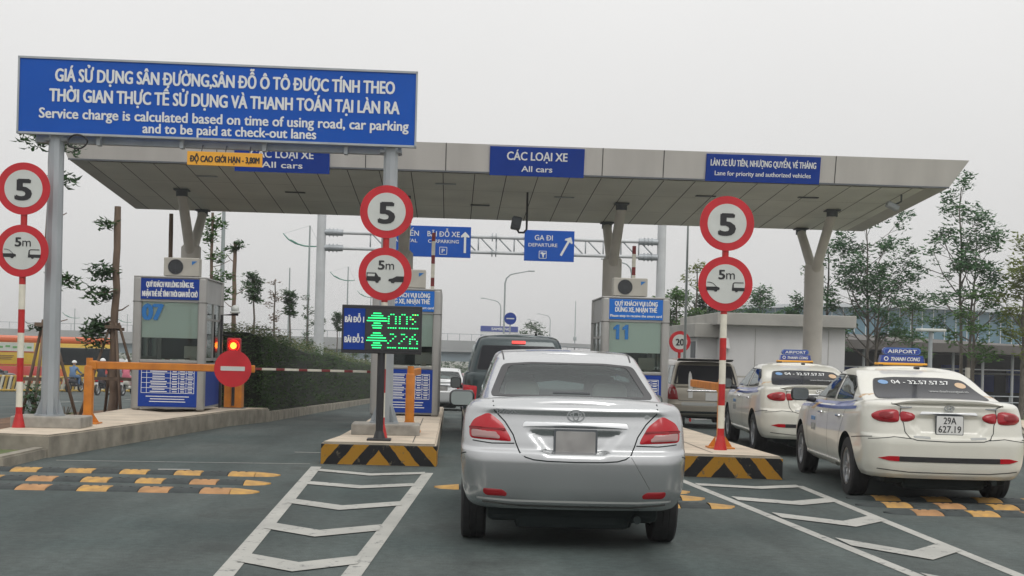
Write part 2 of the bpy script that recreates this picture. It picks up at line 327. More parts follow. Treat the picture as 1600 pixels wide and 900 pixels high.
pl = [bar((-1.585, 15.5), (-1.32, 6.3), .125), bar((-.235, 15.0), (-.68, 6.3), .125)]
poly_sheet('road_marking', pl, 'road_white', .004)
poly_sheet('road_marking', [q for a, m, b, t in LT for q in split_v(vbar(a, m, b, t))], 'road_white', .0045 + .0035)
RT = [((2.80, 14.3), (3.45, 14.07), (3.98, 14.35), .26), ((2.93, 12.95), (3.48, 12.62), (3.95, 12.98), .34), ((3.02, 11.62), (3.53, 11.08), (3.95, 11.55), .38), ((3.13, 9.98), (3.53, 9.34), (3.92, 9.80), .42), ((3.22, 8.3), (3.55, 7.8), (3.86, 8.2), .5)]
poly_sheet('road_marking', [bar((2.70, 14.95), (3.26, 7.0), .10), bar((3.99, 14.4), (3.87, 7.0), .10)], 'road_white', .004)
poly_sheet('road_marking', [q for a, m, b, t in RT for q in split_v(vbar(a, m, b, t))], 'road_white', .008)
poly_sheet('road_marking', [bar((-4.7, 15.6), (-1.7, 15.85), .035), bar((-3.3, 14.75), (-2.95, 14.8), .09), bar((-2.1, 17.6), (-1.75, 17.6), .06), bar((-12.5, 30), (-12.5, 34), .15), bar((-12.5, 40), (-12.5, 44), .15), bar((-12.5, 50), (-12.5, 54), .15)], 'road_white', .004)
# darker joint line sawn across the asphalt ahead of the humps
def island(name, pts, h, top='paving', side='kerb', z0=0.0, bev=.02, paint=None):
    bm = B(); prism(bm, pts, z0, h, lambda x, y: G(y))
    bmesh.ops.recalc_face_normals(bm, faces=bm.faces[:])
    es = [e for e in bm.edges if all(v.co.z - G(v.co.y) > h - .001 for v in e.verts)]
    bmesh.ops.bevel(bm, geom=es, offset=bev, segments=2, affect='EDGES')
    for f in bm.faces: f.material_index = 0 if f.normal.z > .9 else 1
    return struct(mobj(name, bm, [top, side]))
def subdiv(pts, step=4.0):
    o = []
    for i, p in enumerate(pts):
        q = pts[(i + 1) % len(pts)]; n = max(1, int(math.hypot(q[0] - p[0], q[1] - p[1]) / step))
        o += [(p[0] + (q[0] - p[0]) * k / n, p[1] + (q[1] - p[1]) * k / n) for k in range(n)]
    return o
PC = [(-1.57, 15.9), (-.155, 15.85), (-.13, 23), (-.13, 23.01), (-.15, 33), (-1.32, 33), (-1.32, 23.01), (-1.32, 23), (-1.36, 20), (-1.46, 17)]
PR = [(2.62, 15.3), (3.98, 15.1), (3.93, 16.5), (3.86, 23), (3.86, 23.01), (3.80, 33), (2.6, 33), (2.6, 23.01), (2.6, 23)]
PL = [(-5.75, 16.1), (-4.9, 15.95), (-4.78, 16.6), (-4.66, 17.6), (-4.38, 19.7), (-3.92, 23), (-3.92, 23.01), (-3.66, 26.2), (-5.7, 26.2), (-5.72, 23.01), (-5.72, 23), (-5.85, 18)]
P4 = [(7.3, 22), (8.7, 21.8), (8.7, 23), (8.7, 23.01), (8.7, 33), (7.3, 33), (7.3, 23.01), (7.3, 23)]
for P in (PC, PR, PL, P4): island('pavement', P, .28)
# painted noses, a sheet 3 mm proud of each island end
def nose(P0, P1, h, phase):
    bm = B(); a, b = Vector((*P0, 0)), Vector((*P1, 0)); mid = (a + b) / 2; d = (b - a).normalized(); n = Vector((d.y, -d.x, 0)); L_ = (b - a).length
    pts = []
    xs = [-L_ / 2 - .004, -L_ / 2 - .002, L_ / 2 + .002, L_ / 2 + .004]
    g = [[bm.verts.new((x, y, z)) for z in (.004, h - .03)] for x, y in ((-L_ / 2 - .004, .35), (-L_ / 2 - .004, -.004), (L_ / 2 + .004, -.004), (L_ / 2 + .004, .35))]
    for i in range(3): bm.faces.new((g[i][0], g[i + 1][0], g[i + 1][1], g[i][1]))
    bmesh.ops.solidify(bm, geom=bm.faces[:], thickness=.003)
    o = mobj('nose_paint', bm, hazard_mat(phase)); o.location = mid; o.rotation_euler = (0, 0, math.atan2(d.y, d.x)); return struct(o)
nose((-1.57, 15.9), (-.155, 15.85), .28, .0)
nose((2.62, 15.3), (3.98, 15.1), .28, .5)
# joints in the island tops
for P, xs, ys in ((PC, (-.45,), (16.9, 17.9, 18.9, 19.9, 20.9)), (PR, (3.2,), (16.2, 17.2, 18.2, 19.2, 20.2, 21.2))):
    x0, x1 = (P[0][0] + .25, P[1][0] - .03)
    poly_sheet('pavement_joint', [bar((x0, y), (x1 - .02, y), .012) for y in ys] + [bar((x, P[0][1] + .1), (x, 22), .012) for x in xs], 'seam', .284)
# left: planting bed with a low kerb in front of the slab, soil strip, kerb along the hedge
island('kerb', [(-5.35, 14.1), (-4.95, 14.5), (-4.92, 15.93), (-5.08, 15.93), (-5.12, 14.7), (-5.45, 14.3), (-9, 14.3), (-9, 14.1)], .13, 'kerb', 'kerb')
poly_sheet('lawn', [[(-5.12, 15.95), (-9, 15.95), (-9, 14.31), (-5.46, 14.31), (-5.13, 14.71)]], 'grass', .09)
poly_sheet('soil_strip', [[(-5.86, 18), (-5.73, 23), (-7.6, 23), (-7.6, 16.2), (-5.78, 16.2)], [(-5.73, 23), (-5.71, 26.2), (-5.71, 100), (-7.6, 100), (-7.6, 23)]], 'soil', .10)
island('kerb', subdiv([(-7.78, 16.2), (-7.6, 16.2), (-7.6, 100), (-7.78, 100)], 1e9), .16, 'kerb', 'kerb')
bm = B()
KX = [(23.0 + k * 5.0) for k in range(1, 17)]
K = [(-3.66, 26.25)] + [(-3.66 + .006 * (y - 26), y) for y in KX]
island('kerb', K + [(x - .16, y) for x, y in K[::-1]], .20, 'kerb', 'kerb')
poly_sheet('soil_strip', [[(-3.83, 26.25), (-3.5, 100), (-5.7, 100), (-5.7, 26.25)]], 'soil', .14)
# right: kerb, footpath and lawn beside the taxis
KR = [(5.9, 12.0), (6.9, 14.6), (8.15, 17.3), (10.6, 23), (11.4, 25), (18.5, 41.5), (19, 60)]
island('kerb', KR + [(x + .2, y) for x, y in KR[::-1]], .15, 'kerb', 'kerb')
def strip(a, b, name, m, z): poly_sheet(name, [[(x + a, y), (x + b, y), (x2 + b, y2), (x2 + a, y2)] for (x, y), (x2, y2) in zip(KR[:-1], KR[1:])], m, z)
strip(.2, 1.5, 'footpath', 'paving', .13); strip(1.5, 40, 'lawn', 'grass', .12)

# ------------------------------------------------------------------ toll canopy
can = thing('toll_canopy', 'long flat grey toll plaza canopy carried on Y-topped round columns', 'canopy')
x0, x1, yf, yb = -7.42, 9.75, 24.9, 30.1; zf_, zb_ = 4.93, 4.56
bm = B()
# roof: fascia leans out towards its top edge
lo = [(x0, yf, zf_), (x1, yf, zf_), (x1 - .02, yb, zb_), (x0 + .02, yb, zb_)]
hi = [(x0 - .22, yf - .10, 5.47), (x1 + .36, yf - .10, 5.47), (x1 + .36, yb + .1, 5.1), (x0 - .22, yb + .1, 5.1)]
a = [bm.verts.new(p) for p in lo]; b = [bm.verts.new(p) for p in hi]
for i in range(4): bm.faces.new((a[i], a[(i + 1) % 4], b[(i + 1) % 4], b[i]))
bm.faces.new(b); bm.faces.new(a[::-1]); bmesh.ops.recalc_face_normals(bm, faces=bm.faces[:])
mobj('roof', bm, 'canopy_skin', can)
bm = B()
def sz_(y): return zf_ + (zb_ - zf_) * (y - yf) / (yb - yf)
v = [bm.verts.new((x, y, sz_(y) - .012)) for x, y in ((x0 + .35, yf + .1), (x1 - .45, yf + .1), (x1 - .45, yb - .08), (x0 + .35, yb - .08))]
bm.faces.new(v[::-1]); mobj('soffit', bm, 'soffit', can)
bm = B(); rnd = random.Random(3)
x = x0 + .35
while x < x1 - .5:
    for (ya, yb2) in ((yf + .1, yb - .08),):
        vs = [bm.verts.new(p) for p in ((x - .008, ya, sz_(ya) - .016), (x + .008, ya, sz_(ya) - .016), (x + .008, yb2, sz_(yb2) - .016), (x - .008, yb2, sz_(yb2) - .016))]; bm.faces.new(vs[::-1])
    x += .62
for y in (26.6, 28.4):
    vs = [bm.verts.new(p) for p in ((x0 + .35, y, sz_(y) - .016), (x1 - .45, y, sz_(y) - .016), (x1 - .45, y + .008, sz_(y) - .0165), (x0 + .35, y + .008, sz_(y) - .0165))]; bm.faces.new(vs[::-1])
mobj('soffit_seams', bm, 'seam', can)
for x in (-4.6, -1.75, -.2, 2.85, 4.05, 7.45):
    bm = B(); t0 = Vector((x, yf - .004, zf_)); t1 = Vector((x, yf - .104, 5.47)); d = Vector((.009, 0, 0))
    vs = [bm.verts.new(p) for p in (t0 - d, t0 + d, t1 + d, t1 - d)]; bm.faces.new(vs); mobj('fascia_seam', bm, 'seam', can)
bm = B(); box(bm, ((x0 + x1) / 2, yf - .012, zf_ + .0), (x1 - x0, .03, .03)); mobj('drip_edge', bm, 'dark_steel', can)
for k, (x, y) in enumerate(((-5.0, 26.0), (-3.4, 27.4), (-.2, 26.0), (.55, 28.2), (2.3, 27.0), (5.2, 26.4), (6.1, 28.3), (7.3, 26.2))):
    bm = B(); box(bm, (x, y, sz_(y) - .022), (.42, .12, .016), .004); mobj('soffit_vent', bm, 'dark_steel' if k % 2 else 'galv', can)
# columns with V struts reaching forward and back
for cx in (-5.82, -1.12, 3.57, 8.18):
    y = 28.7; g = G(y)
    bm = B(); tube(bm, (cx, y, g + .1), (cx, y, 3.60), .215, n=28); tube(bm, (cx, y, 3.60), (cx, y, 3.70), .215, .12, n=28)
    c = mobj('column', bm, 'column', can, True, auto=40)
    for s, dx in ((-1, .02), (1, .0)):
        ty = y + s * 1.2; tx = cx + dx
        bm = B(); path_tube(bm, [(cx, y + s * .07, 3.45), (tx, ty, sz_(ty) - .10)], [.115, .105], 16)
        mobj('strut', bm, 'column', can, True, auto=40)
        bm = B(); tube(bm, (tx, ty, sz_(ty) - .16), (tx, ty, sz_(ty) - .013), .12, .12, n=18); box(bm, (tx, ty, sz_(ty) - .03), (.30, .30, .03))
        mobj('bracket', bm, 'dark_steel', can, True, auto=40)
# lane signs on the fascia
def fascia_sign(xc, zc, wd, ht, lines, label):
    th = math.atan2(.10, .54)
    t = thing('lane_sign', label, 'sign', (xc, yf - .022 - (zc - zf_) / .54 * .10, zc), 0, 'blue lane signs on the canopy fascia', rx=th)
    bm = B(); box(bm, (0, 0, 0), (wd, .03, ht), .004); mobj('panel', bm, 'sign_navy', t)
    for s, z, ww, hh, b in lines: text(s, 0, z, t, 'white_print', ww, hh, b, y=-.0155)
    return t
fascia_sign(-3.35, 5.06, 1.82, .52, [('CÁC LOẠI XE', .02, 1.2, .15, .02), ('All cars', -.17, .78, .12, .015)], 'blue lane sign behind the large sign, half covered by the yellow height board')
fascia_sign(1.57, 5.16, 1.84, .56, [('CÁC LOẠI XE', .03, 1.17, .165, .02), ('All cars', -.19, .60, .115, .015)], 'dark blue sign over the silver sedan lane reading CÁC LOẠI XE All cars')
fascia_sign(6.01, 5.17, 2.26, .53, [('LÀN XE ƯU TIÊN, NHƯỢNG QUYỀN, VÉ THÁNG', .04, 2.08, .125, .02), ('Lane for priority and authorized vehicles', -.145, 1.9, .09, .015)], 'wide dark blue priority lane sign at the right end of the canopy')
# loudspeaker / camera hanging from the soffit
t = thing('canopy_camera', 'dark surveillance camera hanging on a hooked arm under the middle of the canopy', 'camera', (1.38, 26.6, 0))
bm = B(); path_tube(bm, [(.12, 0, sz_(26.6) - .02), (.12, 0, 4.02), (.06, 0, 3.95), (-.04, 0, 3.95), (-.08, 0, 4.02)], .022); mobj('arm', bm, 'black', t, True)
bm = B(); box(bm, (-.10, 0, 4.14), (.20, .34, .26), .03, Matrix.Rotation(R(10), 3, 'Y')); tube(bm, (-.1, -.17, 4.14), (-.1, -.21, 4.14), .07); mobj('housing', bm, 'dark_steel', t)
t = thing('floodlight', 'small dark floodlight on a bracket under the right end of the canopy', 'light', (9.05, 25.6, 0))
bm = B(); path_tube(bm, [(0, 0, sz_(25.6) - .02), (0, 0, 4.72), (-.12, 0, 4.66)], .02); mobj('arm', bm, 'dark_steel', t, True)
bm = B(); box(bm, (-.18, 0, 4.62), (.26, .18, .12), .03, Matrix.Rotation(R(25), 3, 'Y')); mobj('lamp_head', bm, 'galv', t)

# ------------------------------------------------------------------ toll booths
def booth(cx, w_, d_, h_, number, blue, lines, label, yfr=22.6, side=1, number_x=None):
    t = thing('toll_booth', label, 'toll booth', (cx, yfr, .28), 0, 'toll booths under the canopy')
    pr = .075
    for sx in (-1, 1):
        for sy in (0, 1):
            x = sx * (w_ / 2 - pr); y = pr if sy == 0 else d_ - pr
            bm = B(); box(bm, (x, y, h_ / 2), (pr * 2, pr * 2, h_), .045, seg=4); mobj('corner_post', bm, 'booth_silver', t, True, auto=30)
            bm = B(); box(bm, (x, y, h_ - .44), (pr * 2 + .004, pr * 2 + .004, .012)); mobj('post_joint', bm, 'seam', t)
    inw = w_ - 4 * pr
    bm = B(); box(bm, (0, d_ / 2, h_ - .225), (w_ - .06, d_ - .06, .42)); mobj('upper_housing', bm, 'booth_panel', t)
    bm = B(); box(bm, (0, d_ / 2, h_ - .006), (w_ - .01, d_ - .01, .03), .008); mobj('roof', bm, 'booth_silver', t)
    bm = B(); box(bm, (0, d_ / 2, .43), (w_ - .07, d_ - .07, .80)); mobj('lower_housing', bm, 'booth_panel', t)
    bm = B(); box(bm, (0, .045, .855), (inw + .02, .07, .05), .008); mobj('sill', bm, 'booth_silver', t)
    # window: glass pane, roller blind behind its upper part, dark room
    zb, zt = .88, h_ - .44
    bm = B(); box(bm, (0, .05, (zb + zt) / 2), (inw + .01, .012, zt - zb)); mobj('window', bm, 'booth_glass', t)
    bm = B(); box(bm, (0, .075, zt - (zt - zb) * .31), (inw, .008, (zt - zb) * .62)); mobj('blind', bm, 'blind', t)
    bm = B(); box(bm, (0, d_ - .1, (zb + zt) / 2), (inw, .05, zt - zb)); mobj('back_wall', bm, 'seat_dark', t)
    bm = B(); box(bm, (.30, .6, 1.02), (.30, .04, .22), .01); box(bm, (.3, .65, .89), (.1, .1, .06)); mobj('monitor', bm, 'cream', t)
    for sx in (-1, 1):   # sliding side windows
        x = sx * (w_ / 2 - .05)
        bm = B()
        for y in (.2, d_ / 2, d_ - .2): box(bm, (x, y, (zb + zt) / 2), (.05, .05, zt - zb))
        box(bm, (x, d_ / 2, zb + .02), (.05, d_ - .3, .05)); box(bm, (x, d_ / 2, zt - .28), (.05, d_ - .3, .04)); f = mobj('side_window', bm, 'booth_silver', t)
        bm = B(); box(bm, (x, d_ / 2, (zb + zt) / 2), (.012, d_ - .3, zt - zb)); mobj('pane', bm, 'booth_glass', f)
        bm = B(); box(bm, (sx * (w_ / 2 - .03), d_ / 2, .44), (.012, d_ - .36, .74)); mobj('side_panel', bm, 'sign_navy', t, label='blue lower side panel')
    # notice over the window
    n = thing_part('notice_board', B_box((0, .022, h_ - .215), (inw + .04, .03, .36), .004), 'sign_navy' if blue == 'n' else 'sign_cyan', t)
    for s, z, ww, hh in lines: text(s, 0, h_ - .215 + z, n, 'white_print', ww, hh, .03, y=.0065)
    if number == '11':
        bm = B(); zz = zt - .31
        for xx in (-inw / 2 + .10, -inw / 2 + .26): slab_xz(bm, [(xx + .015, zz), (xx + .075, zz), (xx + .075, zz + .26), (xx + .03, zz + .26), (xx - .03, zz + .21), (xx - .03, zz + .165), (xx + .015, zz + .185)], .038, .043)
        mobj('number', bm, 'number_blue', t)
    elif number: text(number, number_x if number_x is not None else -inw / 2 + .19, zt - .31, t, 'number_blue', .34 if number == '07' else .32, .28, .05, y=.043, name='number')
    # tariff board under the window
    pb = thing_part('tariff_board', B_box((0, .022, .44), (inw + .05, .03, .76), .004), 'sign_navy', t)
    bm = B(); rr = random.Random(hash(label) % 999); W2 = inw / 2 - .03; z0_ = .30; z1_ = .74
    for k in range(6): box(bm, (0, .0055, z0_ + (z1_ - z0_) * k / 5), (W2 * 2, .003, .008))
    for xx in (-1, -.8, .1, .42, .7, 1): box(bm, (W2 * xx, .0052, (z0_ + z1_) / 2), (.008, .003, z1_ - z0_))
    for k in range(5):
        for a_, b_ in ((-.75, .05), (.14, .38), (.45, .67), (.73, .97)):
            for zz in (.022, -.018): 
                wl = (b_ - a_) * rr.uniform(.55, .9) * W2; box(bm, ((a_ + b_) / 2 * W2, .0055, z0_ + (z1_ - z0_) * (k + .5) / 5 + zz), (wl, .003, .016))
    for k in range(3): box(bm, (0, .0055, .24 - k * .045), (W2 * rr.uniform(1.2, 1.8), .003, .014))
    mobj('table_print', bm, 'white_print', pb)
    return t
def B_box(c, s, bev=0): bm = B(); box(bm, c, s, bev); return bm
def thing_part(name, bm, m, parent): return mobj(name, bm, m, parent)
def ac(x, y, z, label, w_=.62, fan=True):
    t = thing('air_conditioner', label, 'air conditioner', (x, y, z), 0, 'air conditioning units on the booth roofs')
    bm = B(); box(bm, (0, .14, .165), (w_, .26, .33), .015); mobj('casing', bm, 'cream', t)
    bm = B(); tube(bm, (-w_ * .16, .012, .165), (-w_ * .16, .004, .165), .135, n=28); mobj('fan_opening', bm, 'black', t)
    bm = B()
    for r_ in (.13, .10, .07, .04): ring_xz(bm, -w_ * .16, .165, r_, r_ - .006, -.004, .003, 28)
    for k in range(8):
        a = k * math.pi / 4; box(bm, (-w_ * .16 + .065 * math.cos(a), .001, .165 + .065 * math.sin(a)), (.13, .004, .005), rot=Matrix.Rotation(-a, 3, 'Y'))
    mobj('fan_guard', bm, 'dark_steel', t)
    bm = B(); slab_xz(bm, [(w_ * .30, .20), (w_ * .30 + .09, .27), (w_ * .30, .27)], .005, .012); mobj('emblem', bm, 'number_blue', t)
    for sx in (-1, 1): mobj('foot', B_box((sx * w_ * .35, .14, -.015), (.05, .3, .03)), 'dark_steel', t)
booth(-4.93, 1.27, 1.75, 2.33, '07', 'n', [('QUÝ KHÁCH VUI LÒNG DỪNG XE,', .035, .82, .095), ('NHẬN THẺ ĐỂ TÍNH THỜI GIAN ĐỖ CHỜ', -.13, .95, .095)], 'silver toll booth with number 07 on its window, left of the closed lane')
booth(-.80, 1.22, 1.75, 2.24, None, 'c', [('QUÝ KHÁCH VUI LÒNG', .065, .80, .08), ('DỪNG XE, NHẬN THẺ', -.045, .80, .085), ('Please stop to receive the smart card', -.135, .94, .045)], 'silver toll booth behind the green number display on the middle island')
booth(3.26, 1.22, 1.75, 2.20, '11', 'c', [('QUÝ KHÁCH VUI LÒNG', .065, .76, .08), ('DỪNG XE, NHẬN THẺ', -.045, .74, .085), ('Please stop to receive the smart card', -.135, .92, .045)], 'silver toll booth with number 11 on its window, right of the silver sedan')
ac(-4.82, 22.95, 2.645, 'cream air conditioning unit over the booth beside the closed left lane')
ac(-.80, 22.95, 2.555, 'cream air conditioning unit on the booth behind the round signs')
ac(3.20, 22.95, 2.515, 'cream air conditioning unit over the booth just right of the silver sedan')
# bracket with white dome beside booth 07
t = thing('dome_camera', 'white dome camera on a black bracket beside booth 07', 'camera', (-4.27, 24.0, .28))
bm = B(); path_tube(bm, [(0, 0, 0), (0, 0, 1.72), (.30, 0, 1.74)], .025); tube(bm, (0, 0, 1.35), (.2, 0, 1.35), .012); mobj('bracket', bm, 'black', t, True, auto=30)
bm = B(); bmesh.ops.create_uvsphere(bm, u_segments=16, v_segments=10, radius=.075); bmesh.ops.translate(bm, verts=bm.verts[:], vec=(.24, 0, 1.84)); box(bm, (.24, 0, 1.78), (.17, .14, .04), .015); mobj('dome', bm, 'sign_white', t, True, auto=40)
# ------------------------------------------------------------------ overhead notice sign on two posts
gs = thing('overhead_sign', 'large blue notice board about service charges on two tall grey posts', 'sign', (-3.20, 17.4, 0), R(1.0))
bm = B(); box(bm, (0, 0, 4.70), (5.26, .06, .99), .004); panel = mobj('sign_panel', bm, 'sign_blue', gs)
panel.rotation_euler = (0, 0, 0)
bm = B()
for z in (4.70 - .502, 4.70 + .502): box(bm, (0, 0, z), (5.30, .085, .028))
for x in (-2.64, 2.64): box(bm, (x, 0, 4.70), (.024, .085, 1.03))
mobj('frame', bm, 'galv', gs)
for s, z, ww, hh, b in (('GIÁ SỬ DỤNG SÂN ĐƯỜNG,SÂN ĐỖ Ô TÔ ĐƯỢC TÍNH THEO', 4.90, 4.50, .175, .026), ('THỜI GIAN THỰC TẾ SỬ DỤNG VÀ THANH TOÁN TẠI LÀN RA', 4.63, 4.64, .175, .026),
                        ('Service charge is calculated based on time of using road, car parking', 4.405, 4.90, .14, .022), ('and to be paid at check-out lanes', 4.25, 2.30, .135, .022)):
    text(s, 0.09 if 'paid' not in s else .15, z, gs, 'white_print', ww, hh, b, y=-.0315)
for x in (-2.17, 2.31):
    bm = B(); tube(bm, (x, .13, .42), (x, .13, 5.15), .118, .095, n=10); tube(bm, (x, .13, .42), (x, .13, .45), .2, n=20)
    for k in range(8):
        a = k * math.pi / 4; c, s_ = math.cos(a), math.sin(a)
        vs = [bm.verts.new((x + c * r_, .13 + s_ * r_, z)) for r_, z in ((.10, .45), (.19, .45), (.10, .72))]; bm.faces.new(vs)
    mobj('post', bm, 'galv', gs, True, auto=30)
    bm = B(); box(bm, (x + .03, .15, .35), (.92, .62, .16), .02); mobj('plinth', bm, 'plinth', gs)
bm = B(); box(bm, (.0, .20, 4.16), (4.9, .10, .11)); box(bm, (0, .20, 4.9), (4.9, .08, .08))
for x in (-2.17, 2.31): box(bm, (x, .18, 4.14), (.30, .22, .05), .01)
mobj('crossbeam', bm, 'galv', gs)
bm = B()
for x in (-1.6, -.5, .6, 1.7): mobj('stiffener', B_box((x, .10, 4.5), (.05, .12, .85)), 'galv', gs)
t = thing('cable_coil', 'black cable coil hanging under the left end of the large blue sign', 'cable', (-5.05, 17.33, 4.10))
bm = B(); path_tube(bm, [(.13 * math.cos(a), .02 * math.sin(3 * a), .09 * math.sin(a)) for a in [2 * math.pi * k / 20 for k in range(21)]], .012); mobj('coil', bm, 'black', t, True)
t = thing('height_limit_sign', 'yellow height limit board reading 3,80M hanging under the large blue sign', 'sign', (-3.11, 17.40, 3.94), R(1))
bm = B(); box(bm, (0, 0, 0), (1.00, .02, .185), .003); mobj('panel', bm, 'amber', t)
text('ĐỘ CAO GIỚI HẠN - 3,80M', 0, -.045, t, 'black', .92, .085, .03, y=-.0105)
bm = B()
for x in (-.32, .0, .32): tube(bm, (x, .02, .08), (x, .14, .2), .008, n=6)
mobj('hanger', bm, 'dark_steel', t)

# ------------------------------------------------------------------ double round signs on striped posts
def pict(bm, k, r):
    if k == 'suv_l': slab_xz(bm, [(-r, -.04), (-r, .012), (-r + .02, .055), (-.145, .055), (-.115, .012), (-.10, 0), (-.10, -.035), (-.13, -.045), (-.15, -.07), (-.175, -.07), (-.19, -.045)], -.0145, -.010)
    if k == 'car_r': slab_xz(bm, [(r, -.05), (.10, -.05), (.085, -.065), (.06, -.065), (.05, -.045), (.035, -.04), (.035, -.012), (.085, .002), (.13, .035), (r, .045)][::-1][::-1], -.0145, -.010)
def round_sign(parent, z, kind, r=.345, big=True, mirrored=False):
    n = 48
    bm = B(); slab_xz(bm, disc_pts(0, z, r, n), -.006, .006); d = mobj('sign_disc', bm, 'sign_red', parent)
    bm = B(); slab_xz(bm, disc_pts(0, z, r * .715, n), -.0095, -.0065); mobj('white_face', bm, 'sign_white', d)
    if kind == '5': text('5', 0, z - .145, d, 'black', .19, .28, .04, y=-.0097)
    else:
        text('5', -.05, z + .06, d, 'black', .075, .12, .03, y=-.0097); text('m', .06, z + .06, d, 'black', .11, .12, .0, y=-.0097)
        ri = r * .713; z0 = z; z = z - .045
        if mirrored:
            bm = B(); slab_xz(bm, [(-ri + .006, z - .045), (-.125, z - .05), (-.115, z - .07), (-.085, z - .07), (-.075, z - .045), (-.055, z - .035), (-.055, z + .0), (-.085, z + .012), (-.11, z + .05), (-.12, z + .06), (-ri + .008, z + .06)], -.0145, -.0098)
            slab_xz(bm, [(ri - .006, z - .055), (ri - .0, z + .02), (.15, z + .02), (.10, z - .008), (.05, z - .018), (.045, z - .045), (.075, z - .05), (.085, z - .07), (.12, z - .07), (.13, z - .055)], -.0145, -.0098)
            mobj('car_pictogram', bm, 'black', d)
            bm = B(); slab_xz(bm, [(-ri + .02, z + .012), (-.135, z + .012), (-.13, z + .045), (-ri + .02, z + .045)], -.0155, -.0147); mobj('pictogram_window', bm, 'sign_white', d)
        else:
            bm = B(); slab_xz(bm, [(-ri + .006, z - .04), (-.145, z - .04), (-.135, z - .055), (-.11, z - .055), (-.10, z - .035), (-.075, z - .03), (-.075, z - .005), (-.11, z + .008), (-ri + .004, z + .006)], -.0145, -.0098)
            slab_xz(bm, [(ri - .006, z - .04), (ri - .002, z + .0), (.105, z + .0), (.102, z + .045), (.115, z + .058), (ri - .016, z + .058), (ri - .018, z + .068), (.11, z + .068), (.09, z + .05), (.082, z - .02), (.085, z - .04), (.12, z - .04), (.13, z - .055), (.15, z - .055), (.16, z - .04)], -.0145, -.0098)
            bm2 = B(); path_tube(bm2, [(-.115, -.012, z + .008), (-.16, -.012, z + .05), (-.20, -.012, z + .062), (-ri + .015, -.012, z + .062)], .0035, 6)
            mobj('car_pictogram', bm, 'black', d); mobj('pictogram_line', bm2, 'black', d)
    return d
def striped_post(x, y, z0, z1, cuts, label, zs, mirrored=False, r=.345, lean=0):
    t = thing('speed_limit_sign', label, 'road sign', (x, y, 0), 0, 'double round signs on red and white posts', ry=lean)
    edges = [z0] + cuts + [z1]
    for i in range(len(edges) - 1):
        bm = B(); tube(bm, (0, .045, edges[i]), (0, .045, edges[i + 1]), .042, n=20)
        if i == 0: tube(bm, (0, .045, z0), (0, .045, z0 + .18), .085, .045, n=20)
        mobj('post_band', bm, 'post_red' if i % 2 == 0 else 'post_white', t, True, auto=40)
    round_sign(t, zs[0], '5', r, mirrored=mirrored); round_sign(t, zs[1], '5m', r, mirrored=mirrored)
    return t
SL = 0.015
striped_post(-5.68, 17.15, .28, 3.6, [.55, .885, 1.2, 1.53, 1.84, 2.17], 'double round sign at the left edge, 5 over 5m, on a red and white post', (3.43, 2.61))
for o in []: pass
striped_post(-.885, 16.70, .28, 3.4, [.55, .87, 1.18, 1.50, 1.80, 2.05], 'double round sign above the green number display, 5 over 5m with two dark cars', (3.225, 2.415), True)
striped_post(3.42, 15.95, .28, 3.3, [.55, .84, 1.11, 1.41, 1.69, 1.99], 'double round sign right of the silver sedan, 5 over 5m, on a striped post', (3.13, 2.37))

# ------------------------------------------------------------------ LED display
t = thing('parking_display', 'black electronic board with green digits on a black post on the middle island', 'display board', (-.885, 16.25, .28))
bm = B(); box(bm, (0, .06, 1.405), (1.01, .12, .61), .008); mobj('housing', bm, 'trim_black', t)
bm = B(); box(bm, (-.345, -.004, 1.405), (.265, .01, .52)); mobj('label_panel', bm, 'sign_navy', t)
bm = B(); box(bm, (.14, -.003, 1.405), (.69, .008, .52)); mobj('screen', bm, 'glossy_black', t)
text('BÃI ĐỖ 1', -.345, 1.49, t, 'white_print', .235, .075, .03, y=-.0095); text('BÃI ĐỖ 2', -.345, 1.235, t, 'white_print', .235, .075, .03, y=-.0095)
mat('led_green', (0.02, 0.85, 0.22), .5, emit=1.6); mat('led_yellow', (0.45, 0.9, 0.1), .5, emit=1.3)
bm = B(); bm2 = B()
def led(bm, x, z, w_, h_=.013): box(bm, (x, -.010, z), (w_, .006, h_))
for zc in (1.525, 1.275):
    for dz, wd in ((.085, .10), (.055, .15), (.025, .23), (-.01, .26), (-.04, .09), (-.070, .13), (-.10, .11)): led(bm, -.06, zc + dz, wd)
def digit(x, z, rows):
    for i, row in enumerate(rows):
        for j, c in enumerate(row):
            if c == '#': led(bm, x + j * .030, z - i * .0285, .020, .0135)
            if c == 'y': led(bm2, x + j * .030, z - i * .0285, .020, .0135)
D0 = [' ## ', '#  #', '#  #', '#  #', '#  #', '    ', '####']; D2 = [' ## ', '   #', '  # ', ' #  ', '#   ', '    ', '####']; D6 = ['  # ', ' #  ', '### ', '#  #', '#  #', '    ', '####']
digit(.085, 1.60, D0); digit(.225, 1.60, D0); digit(.360, 1.60, [' #y#', '#   ', '#y  ', '  # ', ' #  ', '    ', '####'])
digit(.085, 1.35, D2); digit(.225, 1.35, D2); digit(.360, 1.35, D6)
mobj('green_segments', bm, 'led_green', t); mobj('yellow_segments', bm2, 'led_yellow', t)
bm = B(); tube(bm, (.0, .06, 0), (.0, .06, 1.1), .048, n=20); box(bm, (0, .06, .012), (.30, .26, .024), .004); tube(bm, (0, .06, 0), (0, .06, .12), .085, .05, n=12); mobj('post', bm, 'black', t, True, auto=30)

